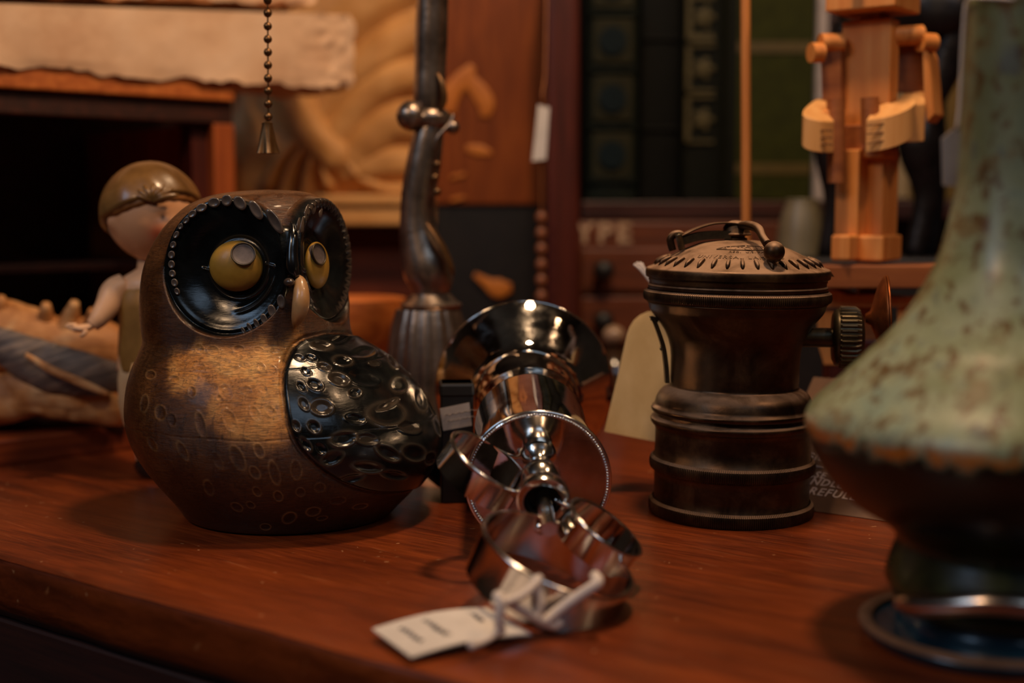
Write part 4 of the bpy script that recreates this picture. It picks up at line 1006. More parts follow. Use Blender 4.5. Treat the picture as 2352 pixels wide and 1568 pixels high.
    sock = simple('doll_sock', [(.3, (196, 160, 110)), (.7, (220, 186, 140))], ns=3, rough=.6)
    sh = simple('doll_shoe', [(.3, (18, 15, 13)), (.7, (34, 28, 24))], ns=3, rough=.25, coat=.4)
    for sx in (334, 370):
        c = P(sx+4, 1045); c[2] = P(sx, 1062)[2]
        obj('sock', MB().lathe([(.31, -.25), (.33, -.1), (.33, .12), (.29, .2)], c, None, 24), sock, root)
        b = P(sx+6, 1100, -.2); b[2] = .0
        mbs = MB(); q = b+np.array([0, 0, .3]); mbs.tube([q+fd*-.35, q, q+fd*.45, q+fd*.75], [.26, .36, .34, .18], 20, 5)
        V = mbs.V[0]; V[:, 2] = np.maximum(V[:, 2], 0.0); mbs.tube([q+np.array([0, 0, .1]), q+np.array([0, 0, .42])], [.32, .3], 18)
        obj('shoe', mbs, sh, root, smooth=180)
doll()

# ---------------------------------------------------------------- spiny shell
def shell():
    P = lambda x, y, d=0: at(x, y, 42.5+d)
    base = P(100, 960); base[2] = .84
    root = thing('spiny_shell', 'large spiny sea shell with a grey-banded lip on the wooden board', 'shell', base)
    t = NT('shell_cream'); f = t.noise(t.coord((1, 1, 1)), .7, 6, .6, .6); f2 = t.noise(t.coord((.5, .5, 3)), 1.2, 5)
    c = t.ramp(f, [(.28, (140, 82, 36)), (.5, (196, 134, 76)), (.72, (226, 186, 134))]); c = t.mix(t.gray(f2, .5, .68, 0, .5), c, (116, 66, 30)); t.bump(f2, .05)
    cm_ = t.fin(c, .6)
    t = NT('shell_grey_band'); f2 = t.noise(t.coord((.35, .5, 3.4), (0, .35, 0)), 1.3, 5, .6, .4)
    c = t.ramp(f2, [(.3, (66, 56, 52)), (.5, (106, 92, 84)), (.72, (160, 136, 116))]); t.bump(f2, .05); gm = t.fin(c, .55)
    def lump(pts, rad, mat, name, flat=.7, amp=.16, sc=.8, seed=1, n=48):
        mb = MB().tube(pts, rad, n, 10, flat=flat, up=(0, 1, 0)); V = mb.V[0]
        c = V.mean(0); nn = V-np.array(pts).mean(0); nn /= np.linalg.norm(nn, axis=1)[:, None]
        V += nn*(vnoise(V, sc, seed)*amp+vnoise(V, sc*3, seed+1)*amp*.35)[:, None]
        return obj(name, mb, mat, root, smooth=180)
    lump([P(-60, 770, 1), P(0, 775, 1), P(80, 790, 1), P(160, 800, 1), P(230, 800, 1), P(290, 820, 1)], [.9, 1.25, 1.15, 1.1, 1.0, .7], cm_, 'upper_whorl', seed=4)
    for a, b, w in (((0, 760), (2, 682), .75), ((-50, 760), (-60, 650), .8), ((104, 770), (106, 698), .5), ((152, 770), (172, 694), .55), ((200, 780), (214, 712), .45), ((48, 775), (42, 735), .5)):
        obj('spine', MB().tube([P(*a, 1), (P(*a, 1)+P(*b, .6))/2, P(*b, .5)], [w, w*.62, .14], 20, 6), cm_, root, smooth=180)
    lump([P(-70, 745, -1), P(0, 790, -1.2), P(70, 826, -1.3), P(140, 848, -1.3), P(210, 862, -1.2), P(280, 866, -1)], [.35, .55, .72, .78, .70, .42], gm, 'grey_lip', flat=.45, amp=.10, sc=1.4, seed=9)
    lump([P(60, 815, -1.9), P(120, 850, -2.0), P(190, 880, -2.0), P(250, 905, -1.9)], [.08, .13, .14, .08], cm_, 'lip_ridge', amp=.03, seed=2, n=16)
    lump([P(-70, 920, -.5), P(0, 915, -.6), P(70, 905, -.8), P(150, 915, -.8), P(220, 930, -.6), P(290, 945, 0)], [.8, .85, .75, .70, .62, .45], cm_, 'lower_whorl', amp=.20, sc=1.3, seed=6)
    dk = simple('shell_hollow', [(.3, (40, 18, 8)), (.7, (70, 34, 14))], ns=1, rough=.7)
    lump([P(-40, 960, .5), P(60, 950, .5), P(180, 955, .5), P(290, 965, .8)], [.6, .75, .7, .5], dk, 'shell_foot', amp=.1, seed=8)
shell()

# ---------------------------------------------------------------- gilt plaster relief of drapery
def relief():
    D = 60.0
    a = at(548, 512, D); b = at(1010, 512, D); c = at(1010, -80, D)
    root = thing('plaster_relief', 'gold-cream plaster relief of a hand and folded drapery in a ledged frame', 'relief', (a[0], D, a[2]))
    n, m = 240, 260
    X = np.linspace(540, 1010, n)[:, None]*np.ones(m); Y = np.linspace(455, -80, m)[None, :]*np.ones((n, 1))
    def ridge(pts, w, h, sharp=1.0):
        q = catmull(pts, 6); best = np.full(X.shape, 1e9)
        for p0, p1 in zip(q[:-1], q[1:]):
            e = p1-p0; L2 = (e**2).sum()+1e-9
            t = np.clip(((X-p0[0])*e[0]+(Y-p0[1])*e[1])/L2, 0, 1); dd = (X-p0[0]-t*e[0])**2+(Y-p0[1]-t*e[1])**2; best = np.minimum(best, dd)
        return h*np.exp(-(np.sqrt(best)/w)**(2*sharp))
    H = np.zeros_like(X)
    # forearm, wrist and fingers
    arm = [(585, 160), (650, 230), (690, 300), (720, 350)]
    H = np.maximum(H, ridge([(640, 120), (680, 220), (720, 310), (770, 360)], 52, 1.5, 1.6))
    H = np.maximum(H, ridge([(560, 300), (600, 330), (680, 340)], 40, .7))
    for q in ([(680, 330), (640, 380), (620, 425)], [(700, 340), (670, 395), (655, 440)], [(725, 350), (710, 400), (705, 440)], [(745, 355), (748, 395), (760, 425)]):
        H = np.maximum(H, ridge(q, 13, 1.2, 1.4))
    H = np.maximum(H, ridge([(770, 350), (800, 375), (820, 400)], 22, 1.2))
    # drapery folds, long curves falling from the upper right
    for q, w, h in (([(1000, 60), (880, 120), (790, 190), (735, 250)], 46, .9), ([(1000, 165), (900, 190), (830, 240), (780, 310)], 44, 1.0),
                    ([(1000, 285), (900, 290), (840, 335), (800, 372)], 50, 1.1), ([(1000, 372), (900, 376), (850, 384), (800, 390)], 40, 1.0), ([(1000, 430), (900, 436), (850, 420), (800, 395)], 14, .9), ([(1000, -60), (880, -10), (800, 60), (740, 140)], 50, .8)):
        H = np.maximum(H, ridge(q, w, h, 1.6))
    H = H+.25*smooth01((X-700)/200)+.05*vnoise(np.stack([X/40, Y/40, X*0], -1), 1, 4)
    k = D/3000
    P = np.array([[at(X[i, j], Y[i, j], D) for j in range(m)] for i in range(n)]); P[..., 1] -= H*.75
    bk = P.copy(); bk[..., 1] = D+1.0
    mb = MB().grid(P).grid(bk[::10, ::10])
    for l0, l1 in ((P[0], bk[0]), (P[-1], bk[-1]), (P[:, 0], bk[:, 0]), (P[:, -1], bk[:, -1])): mb.grid(np.stack([l0, l1], 0))
    obj('carved_panel', mb, M['relief'], root, smooth=180)
    z = lambda y: at(0, y, D)[2]
    xl, xr = a[0], b[0]
    def led(y0, y1, out): 
        return MB().box(((xl+xr)/2, D-out/2+.5, (z(y0)+z(y1))/2), (xr-xl, out+1, z(y0)-z(y1)))
    obj('ledge', led(447, 472, 1.3), M['relief'], root, smooth=0, bevel=.12)
    obj('ledge', led(472, 480, .8), M['relief'], root, smooth=0, bevel=.03)
    obj('ledge', led(480, 516, 1.1), M['relief'], root, smooth=0, bevel=.1)
    obj('stile', MB().box((xl-.25, D+.4, (z(-80)+z(516))/2), (.5, 1.2, z(-80)-z(516))), M['relief'], root, smooth=0, bevel=.05)
    # dark stand below
    st = MB(); fbox(st, 560, 516, 1010, 990, D+1.5, 3)
    return root
relief()
tag(obj('wooden_back_board', fbox(MB(), 540, 518, 1045, 930, 61, 2), wood('red_stand', (58, 18, 8), (84, 30, 12), (108, 44, 16), 'x', rough=.5), smooth=0, bevel=.1), 'dark red wooden stand carrying the gilt plaster relief', 'stand')
# turned wooden bowl and its stand
def bowl():
    D = 47; c = at(795, 770, D); 
    r = thing('wooden_bowl', 'round orange wooden bowl behind the owl, left of the pewter stem', 'bowl', (c[0], D, 0))
    c0 = np.array([c[0], D, 0.]); z = lambda y: CAMH-(y-470)/3000*D
    obj('bowl_body', MB().lathe([(.9, z(868)), (1.0, z(845)), (1.7, z(800)), (2.1, z(760)), (2.2, z(705)), (2.15, z(684)), (1.9, z(690)), (1.5, z(730)), (.01, z(745))], c0, None, 64), M['orange_wood'], r, smooth=60)
    obj('bowl_foot', MB().lathe([(1.6, 0), (1.6, .35), (1.2, .7), (.7, 1.2), (.8, z(868))], c0, None, 48), M['toy_dark'], r, smooth=50)
bowl()

# ---------------------------------------------------------------- pewter stem with fluted foot
def stem():
    D = 42.0; P = lambda x, y, d=0: at(x, y, D+d); k = D/3000
    base = P(985, 1000); base[2] = 0
    root = thing('pewter_lamp_stem', 'tall pewter lamp stem with ball joints, twining tendril and fluted foot', 'lamp', base)
    m = M['pewter']
    wv = lambda mb, a, n: mb
    up = MB().tube([P(995, -120), P(993, 0), P(990, 90), P(988, 160), P(986, 220), P(984, 262)], [.48, .50, .52, .50, .50, .42], 30, 6)
    obj('upper_stem', up, m, root, smooth=180)
    obj('upper_bead_line', MB().tube([P(1022, -80, -.1), P(1022, 60, -.1), P(1018, 180, -.1)], .08, 8, 4), m, root, smooth=180)
    obj('joint_ball', MB().ball(P(944, 266, -.3), .47, None, 28, 18), m, root, smooth=180)
    obj('joint_boss', MB().ball(P(985, 272), (.72, .6, .42), None, 28, 18), m, root, smooth=180)
    obj('joint_ball', MB().ball(P(1040, 292, -.3), .22, None, 18, 12), m, root, smooth=180)
    lo = MB().tube([P(990, 275), P(982, 320), P(972, 380), P(962, 440), P(958, 500), P(966, 560), P(980, 610), P(988, 645), P(988, 678)], [.42, .50, .55, .55, .55, .68, .80, .74, .55], 34, 6)
    obj('lower_stem', lo, m, root, smooth=180)
    # tendrils
    tm = M['bronze']
    obj('tendril', MB().tube([P(1006, 170, -.45), P(1016, 195, -.5), P(1020, 230, -.5), P(1010, 258, -.45)], [.06, .10, .10, .05], 10, 6), tm, root, smooth=180)
    obj('tendril', MB().tube([P(1042, 262, -.3), P(1032, 285, -.4), P(1008, 312, -.6), P(996, 345, -.6)], [.05, .08, .08, .05], 10, 6), m, root, smooth=180)
    obj('leaf', MB().tube([P(980, 510, -.7), P(998, 535, -.8), P(1018, 570, -.8), P(1036, 612, -.8), P(1042, 632, -.7)], [.05, .14, .22, .18, .05], 14, 6, flat=.4), tm, root, smooth=180)
    for x, y in ((1004, 378), (999, 408), (1004, 440), (1000, 630)): obj('stud', MB().ball(P(x, y, -.55), .13, None, 12, 8), tm, root, smooth=180)
    z = lambda y: CAMH-(y-470)/3000*D
    b0 = np.array([base[0], D, 0.])
    obj('neck_ring', MB().lathe([(.7, z(712)), (.95, z(706)), (1.0, z(697)), (.8, z(688)), (.66, z(676)), (.5, z(668))], b0+np.array([.1, 0, 0]), None, 48), m, root, smooth=60)
    wob = lambda th, i, p: 1+.055*np.abs(np.cos(th*8))
    obj('fluted_foot', MB().lathe([(1.9, 0), (1.95, .12), (1.75, .3), (1.62, .6), (1.5, 1.4), (1.38, 2.4), (1.28, 3.4), (1.15, 4.3), (.98, z(712)+.05)], b0, None, 160, wob), m, root, smooth=60)
stem()

# dark box with white label
def blackbox():
    D = 35.4; P = lambda x, y, d=0: at(x, y, D+d)
    a = P(985, 872); b = P(1092, 1100); 
    c = P(1047, 900); c[2] = 0
    root = thing('black_box', 'small black box with a white paper sticker between owl and silver stand', 'box', c)
    zt = P(1040, 880)[2]; R = rotz(math.radians(5))
    obj('box_body', MB().box(c+np.array([0, .45, zt/2]), (.90, .9, zt), R), M['black_flat'], root, smooth=0, bevel=.05)
    obj('box_lid', MB().box(c+np.array([0, .45, zt-.2]), (.96, .96, .4), R), M['black_flat'], root, smooth=0, bevel=.08)
    q = [P(1006, 938, 0), P(1014, 990, 0), P(1083, 978, 0), P(1076, 924, 0)]
    ctr = c+R@np.array([0, -.45, 0])+np.array([0, .45, 0]); nn = R@np.array([0, -1., 0])
    A = np.array([onplane(x, y, ctr+nn*.015, nn) for x, y in ((1010, 938), (1018, 989), (1084, 977), (1078, 924))])
    obj('sticker', MB().hexa(A, A-nn*.02), M['paper_dim'], root, smooth=0)
    cc = A.mean(0); X = nrm(A[2]-A[1]); Z_ = np.array([0, 0, 1.])
    im = simple('faint_ink', [(.3, (120, 108, 104)), (.7, (132, 120, 116))])
    for r_, zo in ((.30, .10), (.22, -.08)):
        pts = [cc+X*(r_*(i/9-1)*1.0+r_*i/9)+Z_*(zo+.03*math.sin(i*2.4))+nn*.012 for i in range(19)]
        obj('writing', MB().tube(pts, .009, 5), im, root, smooth=180)
blackbox()
# ---------------------------------------------------------------- behind, middle and right
# painted mahogany panel
def panel():
    D = 58; root = thing('painted_panel', 'reddish-brown wooden panel with a painted orange scroll behind the pewter stem', 'panel', at(1140, 985, D)*np.array([1, 1, 0]))
    obj('board', fbox(MB(), 1000, -120, 1262, 470, D, 1.5), wood('panel_wood', (88, 38, 12), (122, 58, 20), (150, 78, 28), 'z', rough=.35), root, smooth=0, bevel=.1)
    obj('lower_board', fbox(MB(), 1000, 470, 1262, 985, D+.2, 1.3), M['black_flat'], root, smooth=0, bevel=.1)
    om = simple('orange_paint', [(.3, (176, 96, 24)), (.7, (204, 122, 40))], ns=1, rough=.5)
    P = lambda x, y: at(x, y, D-.05)
    for q, r in (([P(1025, 260), P(1040, 210), P(1070, 175), P(1085, 150)], [.35, .42, .4, .15]), ([P(1075, 180), P(1100, 210), P(1116, 240), P(1112, 270)], [.3, .4, .4, .2]), ([P(1050, 400), P(1052, 408)], [.35, .35]), ([P(1050, 452), P(1052, 460)], [.35, .35]),
                 ([P(1070, 340), P(1100, 345), P(1130, 352)], [.15, .25, .1]), ([P(1090, 630), P(1120, 650), P(1145, 662), P(1175, 660)], [.1, .25, .45, .2])):
        obj('painted_scroll', MB().tube(q, r, 14, 6, flat=.15, up=(0, 1, 0)), om, root, smooth=180)
panel()
# chain of dim beads hanging by the post
def beads():
    D = 53; root = thing('bead_string', 'string of small brown beads hanging beside the red post', 'beads', at(1243, 800, D))
    p0 = None
    bm = simple('bead_brown', [(.3, (112, 62, 34)), (.7, (140, 84, 52))], ns=2, rough=.3)
    for i, y in enumerate(range(500, 760, 36)):
        p = at(1243, y, D)
        if p0 is None: b0 = obj('bead', MB().ball(p, (.22, .22, .27), None, 14, 10), bm, root, smooth=180); p0 = p
        else: o = b0.copy(); COL.objects.link(o); o.parent = root; o.location = Vector(p-p0)*U
    obj('cord', MB().tube([at(1243, 380, D), at(1243, 780, D)], .04, 6), bm, root)
beads()
tag(obj('red_post', fbox(MB(), 1256, -140, 1332, 960, 54, 3), wood('red_post_wood', (48, 16, 9), (70, 24, 13), (88, 34, 19), 'z', rough=.4), smooth=0, bevel=.25), 'upright dark red wooden post left of the green books', 'post')
def hang_tag(name, pts, D, label, s, th=.04, mat=None, sm=None):
    root = thing(name, label, 'tag', at(pts[0][0], max(p[1] for p in pts), D))
    A = [at(x, y, D) for x, y in pts]; 
    mb = MB(); n = len(A); V = np.array(A+[a+np.array([0, th, 0]) for a in A]); mb.add(V, [tuple(range(n)), tuple(range(2*n-1, n-1, -1))]+[(i, i+n, (i+1) % n+n, (i+1) % n) for i in range(n)])
    obj('card', mb, mat or M['paper'], root, smooth=0)
    obj('string', MB().tube([at(x, y, D+d) for x, y, d in s], .035, 8, 4), M['toy_dark'] if sm else M['string'], root, smooth=180)
    return root
hang_tag('hanging_tag', [(1236, 240), (1262, 246), (1254, 366), (1222, 370), (1230, 300)], 50, 'narrow white paper tag hanging in front of the red post', [(1250, 245, 0), (1246, 215, 0), (1252, 160, .5), (1256, -40, 1.5)], sm='dim')

# shelf with old books
def books():
    D = 60; zsh = 8.2+(470-462)/3000*D+.02
    sh = thing('book_shelf', 'dark wooden shelf board under the row of green books', 'shelf', at(1600, 960, D)*np.array([1, 1, 0]))
    x0, x1 = at(1332, 480, D)[0], at(2600, 480, D)[0]
    obj('board', MB().box(((x0+x1)/2, D+6, zsh-.42), (x1-x0, 15, .8)), M['dark_wood'], sh, smooth=0, bevel=.08)
    obj('side_panel', MB().box((x1+.4, D+6, zsh/2+10), (.8, 15, zsh+20)), M['dark_wood'], sh, smooth=0, bevel=.08)
    obj('back_panel', MB().box(((x0+x1)/2, D+14, 14), (x1-x0+30, .6, 28)), M['dark_wood'], sh, smooth=0)
    gold = simple('book_gilt', [(.3, (60, 54, 34)), (.7, (80, 72, 46))], ns=1, rough=.7, metal=0, spec=.2)
    def book(xa, xb, h, depth, cover, label, lean=0.0, page=True, yoff=0):
        a = at(xa, 460, D)[0]; b = at(xb, 460, D)[0]; w = b-a; cx = (a+b)/2
        r = thing('book', label, 'book', (cx, D+yoff, zsh), 'old green and black books on the shelf')
        # rounded spine
        th = np.linspace(-PI/2, PI/2, 13); out = [(w/2*math.sin(t), -.35*math.cos(t)*w/3-.0) for t in th]+[(w/2, depth), (w/2-.18, depth), (w/2-.18, .1), (-w/2+.18, .1), (-w/2+.18, depth), (-w/2, depth)]
        mb = MB().prism(out, h, (cx, D+yoff, zsh), (1, 0, 0), (0, 1, 0), (0, 0, 1)); obj('cover', mb, cover, r, smooth=40)
        obj('pages', MB().box((cx, D+yoff+depth/2, zsh+h/2), (w-.37, depth-.3, h-.3)), M['cream_card'], r, smooth=0)
        return r, cx, w, -.35*w/3
    gA = simple('book_cloth_blue_green', [(.3, (15, 20, 15)), (.7, (21, 27, 20))], ns=2, rough=.6, spec=.12)
    gB = simple('book_cloth_black', [(.3, (4, 5, 3)), (.7, (8, 9, 6))], ns=2, rough=.6, spec=.12)
    gC = simple('book_cloth_dark_green', [(.3, (9, 11, 6)), (.7, (14, 16, 9))], ns=2, rough=.6, spec=.12)
    gD = simple('book_cloth_olive', [(.3, (36, 38, 8)), (.7, (48, 50, 12))], ns=2, rough=.6, spec=.12)
    panelm = simple('book_panel_olive', [(.3, (34, 33, 20)), (.7, (44, 42, 26))], ns=2, rough=.6, spec=.12)
    blue = simple('book_dot_blue', [(.3, (12, 24, 28)), (.7, (18, 30, 34))], ns=2, rough=.6, spec=.12)
    Z = lambda y: CAMH+(470-y)/3000*(D)
    r, cx, w, f = book(1345, 1462, 13.5, 11, gA, 'blue-green book with blue dots in olive panels, leftmost on the shelf')
    for y in (-18, 105, 232, 358):
        obj('spine_panel', MB().box((cx, D+f-.0, Z(y)), (w*.78, .25, 2.0)), panelm, r, smooth=0, bevel=.05)
        obj('spine_dot', MB().lathe([(.62, -.1), (.62, .1)], (cx, D+f-.15, Z(y)), frame_z((0, -1, 0)), 32), blue, r, smooth=30)
    for y in (44, 168, 295, 415): obj('spine_band', MB().box((cx, D+f+.02, Z(y)), (w*.9, .3, .22)), gA, r, smooth=0, bevel=.05)
    r, cx, w, f = book(1466, 1560, 13.8, 11, gB, 'plain black book between the dotted and the gilt-framed spines')
    for y in (100, 300): obj('spine_band', MB().box((cx, D+f+.02, Z(y)), (w*.85, .3, .15)), gB, r, smooth=0, bevel=.05)
    r, cx, w, f = book(1564, 1660, 13.2, 11, gC, 'dark green book with gilt square frames down its spine')
    for y in (52, 165, 278):
        hh = 2.0; ww = w*.62; yy = D+f-.02; c0 = cx-w*.08
        for dx, dz, sx, sz in ((-ww/2, 0, .22, hh), (0, hh/2, ww, .14), (0, -hh/2, ww, .14)):
            obj('gilt_line', MB().box((c0+dx, yy-.05, Z(y)+dz), (sx, .18, sz)), gold, r, smooth=0)
        obj('gilt_flower', MB().lathe([(.42, -.08), (.40, .08), (.2, .14), (.05, .16)], (c0+.1, yy-.02, Z(y)), frame_z((0, -1, 0)), 36, lambda th, i, p: 1+.3*np.cos(th*5)), gold, r, smooth=30)
    for y in (8, 95): obj('gilt_line', MB().box((cx-w*.08, D+f-.05, Z(y)), (w*.55, .18, .3)), gold, r, smooth=0)
    a = at(1664, 460, D)[0]; b = at(1868, 460, D)[0]
    r = thing('book', 'wide olive-green book facing outward with two dull gold bands', 'book', ((a+b)/2, D+.5, zsh), 'old green and black books on the shelf')
    obj('cover', MB().box(((a+b)/2, D+.5, zsh+6.8), (b-a, .35, 13.6)), gD, r, smooth=0, bevel=.08)
    obj('pages', MB().box(((a+b)/2-.1, D+1.6, zsh+6.8), (b-a-.3, 1.9, 13.2)), M['cream_card'], r, smooth=0)
    obj('cover', MB().box(((a+b)/2, D+2.7, zsh+6.8), (b-a, .35, 13.6)), gD, r, smooth=0, bevel=.08)
    gb = simple('book_gold_band', [(.3, (66, 52, 10)), (.7, (80, 64, 14))], ns=2, rough=.5)
    for y, h in ((115, .5), (388, .5)): obj('gold_band', MB().box(((a+b)/2+.2, D+.3, Z(y)), (b-a-.6, .08, h)), gb, r, smooth=0)
    obj('spine_fold', MB().box((a+.28, D+.28, zsh+6.8), (.5, .1, 13.4)), gC, r, smooth=0, bevel=.03)
    a = at(1870, 460, D)[0]; b = at(1893, 460, D)[0]
    tag(obj('paper_stack', MB().box(((a+b)/2, D+4, zsh+6.4), (b-a, 8, 12.8)), M['paper_dim'], smooth=0, bevel=.05), 'narrow upright pale pamphlet right of the olive-green book', 'pamphlet')
    om = simple('olive_gilt', [(.3, (84, 64, 18)), (.7, (110, 84, 28))], ns=.6, rough=.5)
    r = thing('book', 'dull gold-brown book partly hidden by the vase neck', 'book', (at(2150, 460, D)[0], D, zsh), 'old green and black books on the shelf')
    a = at(2090, 460, D)[0]; b = at(2235, 460, D)[0]
    obj('cover', MB().box(((a+b)/2, D+.2, zsh+6), (b-a, .4, 12)), om, r, smooth=0, bevel=.1)
    obj('pages', MB().box(((a+b)/2, D+1.7, zsh+6), (b-a-.3, 2.6, 11.7)), M['cream_card'], r, smooth=0)
books()

# drawer box with pale letters and two dark knobs
def drawers():
    D = 57; Z = lambda y: CAMH+(470-y)/3000*D; X = lambda x: at(x, 700, D)[0]
    root = thing('drawer_chest', 'reddish wooden chest of small drawers with dark knobs and pale worn lettering', 'chest', (X(1450), D+4, 0))
    w = wood('chest_wood', (66, 30, 13), (94, 45, 19), (116, 60, 27), 'x', rough=.5)
    zt = Z(508)
    obj('carcass', MB().box((X(1560), D+5, zt/2), (X(1800)-X(1318), 9.4, zt)), w, root, smooth=0, bevel=.1)
    for y0, y1 in ((570, 668), (680, 790)):
        dr = obj('drawer_front', MB().box((X(1465), D+.2, (Z(y0)+Z(y1))/2), (X(1590)-X(1330), .5, Z(y0)-Z(y1))), w, root, smooth=0, bevel=.08)
        obj('knob', MB().lathe([(.2, 0), (.16, .25), (.42, .45), (.45, .65), (.3, .8), (.01, .84)], (X(1384), D, (Z(y0)+Z(y1))/2), frame_z((0, -1, 0)), 28), M['black_flat'], dr, smooth=60)
    lm = simple('pale_letter', [(.3, (170, 138, 108)), (.7, (196, 164, 136))], ns=1.5, rough=.7)
    v, f = text_arrays('YPE', 1.25, .03, 0, 1.25, .03)
    obj('lettering', MB().add(np.array([X(1386), D+.27-.02, Z(556)])+np.stack([v[:, 0]*1.05, -v[:, 2], v[:, 1]], 1), f), lm, root, smooth=0)
drawers()
def stopper():
    D = 50; c = at(1410, 770, D); b = np.array([c[0], D, 0])
    root = thing('glass_bottle', 'small bottle with a pale round stopper in the gloom behind the silver cup', 'bottle', b)
    z = c[2]
    gl = simple('dim_glass', [(.3, (40, 26, 16)), (.7, (60, 40, 24))], ns=1, rough=.15, coat=.5)
    obj('bottle_body', MB().lathe([(.9, 0), (1.0, .1), (1.0, z-1.4), (.7, z-.9), (.35, z-.6), (.35, z-.35), (.42, z-.3)], b, None, 40), gl, root)
    obj('stopper', MB().ball((c[0], D, z), (.45, .45, .4), None, 24, 16), simple('pale_stopper', [(.3, (120, 96, 74)), (.7, (150, 122, 98))], ns=1, rough=.3), root, smooth=180)
stopper()
# pale grey bottle behind the brass lamp
def grey_vase():
    D = 52; c = at(1838, 700, D); b = np.array([c[0], D, 0]); z = lambda y: CAMH+(470-y)/3000*D
    root = thing('grey_jar', 'pale grey-green stoneware jar behind the lamp, left of the wooden figure', 'jar', b)
    gm = simple('grey_stoneware', [(.3, (92, 84, 64)), (.7, (118, 108, 86))], ns=.6, rough=.4)
    obj('jar_body', MB().lathe([(1.0, 0), (1.2, .2), (1.15, z(700)), (1.08, z(600)), (.95, z(530)), (.8, z(490)), (.65, z(468)), (.62, z(458)), (.52, z(458)), (.52, z(480))], b, None, 64), gm, root, smooth=60)
    obj('jar_lip', MB().torus((c[0], D, z(460)), .58, .07, None, 40, 8), gm, root, smooth=180)
grey_vase()
# thin beech dowel
tag(obj('wooden_dowel', MB().tube([at(1716, 1010, 42.5)*np.array([1, 1, 0])+np.array([0, 0, 0.0]), at(1712, -90, 42.5)], .155, 20), M['dowel'], smooth=40), 'thin upright wooden dowel rising behind the brass lamp', 'dowel')
# cream card tied with cotton behind the brass lamp
def cream_tag():
    D = 37.2; P = lambda x, y, d=0: at(x, y, D+d)
    root = thing('cream_tag', 'large blank cream card tag with rounded top hanging behind the left of the brass lamp', 'tag', P(1470, 1030))
    out = [(1388, 991), (1418, 868), (1440, 770), (1446, 752), (1456, 736), (1470, 724), (1488, 716), (1510, 714), (1540, 718), (1572, 730), (1588, 752), (1600, 900), (1604, 1036), (1500, 1013)]
    n = len(out); e = np.array([.04, .05, 0])
    A = [P(x, y, (y-714)/300*-.6) for x, y in out]; V = np.array(A+[a+np.array([0, .07, 0]) for a in A])
    obj('card', MB().add(V, [tuple(range(n)), tuple(range(2*n-1, n-1, -1))]+[(i, i+n, (i+1) % n+n, (i+1) % n) for i in range(n)]), M['cream_card'], root, smooth=0)
    kn = P(1497, 652); 
    for ex, ey, r in ((1456, 606, .045), (1462, 602, .045), (1469, 602, .045), (1474, 604, .04)):
        obj('string_end', MB().tube([kn, P((1488+ex)/2+2, (640+ey)/2, -.02), P(ex, ey)], [.035, .035, r*.8], 8, 5), M['string'], root, smooth=180)
    obj('string', MB().tube([kn, P(1508, 690, -.1), P(1516, 724, -.05)], .05, 8, 5), M['string'], root, smooth=180)
    obj('string', MB().tube([kn, P(1530, 640, -.3), P(1600, 640, -.5), P(1700, 645, -.4)], .04, 8, 5), M['string'], root, smooth=180)
cream_tag()
# brown card with white handwriting, leaning back
def notice():
    root = thing('notice_card', 'brown card with white handwriting propped on the table behind the brass lamp', 'sign', gp(1950, 1187))
    a = gp(1740, 1157); b = gp(2045, 1199)
    X = nrm(b-a); h = nrm(np.cross(X, [0, 0, 1]))*-1
    if h[1] < 0: h = -h
    Y = nrm(np.array([0, 0, 1.])*math.sin(math.radians(38))+h*math.cos(math.radians(38))); N = np.cross(X, Y)
    if N[1] > 0: N = -N
    w = np.linalg.norm(b-a); H = 5.0
    o = a+np.array([0, 0, .02])
    A = np.array([o, o+X*w, o+X*w+Y*H, o+Y*H]); cm = simple('brown_card', [(.3, (84, 56, 38)), (.7, (108, 74, 50))], ns=.8, rough=.7)
    cd = obj('card', MB().hexa(A-N*.0, A-N*.08), cm, root, smooth=0)
    B0 = o+X*w*.5+Y*H; ft = B0.copy(); ft[2] = 0; ft += h*1.2
    obj('prop', MB().tube([B0-N*.1-Y*.2, ft+np.array([0, 0, .04])], .05, 8), cm, root)
    wm = simple('white_marker', [(.3, (196, 170, 158)), (.7, (210, 186, 174))], ns=1, rough=.7)
    nn = N
    def ln(s, x, y, size, sh=.25):
        v, f = text_arrays(s, size, .002, sh, 1.15, .006)
        p = onplane(x, y, o+nn*.012, nn)      # the line's right-hand visible letter
        xr = v[:, 0].min()
        return obj('handwriting', MB().add(p+(v[:, :1]-xr)*X+v[:, 1:2]*Y+v[:, 2:]*nn, f), wm, root, smooth=0)
    cw = .17
    ln('CAREFULLY', 1812, 1128, .37); ln('HANDLE', 1818, 1106, .34); ln('PLEASE', 1806, 1088, .32)
    p = onplane(1780, 1060, o+nn*.012, nn); obj('handwriting', MB().tube([p, p+X*1.45], .03, 6), wm, root)
    ln('FRAGILE', 1792, 1046, .36)
notice()

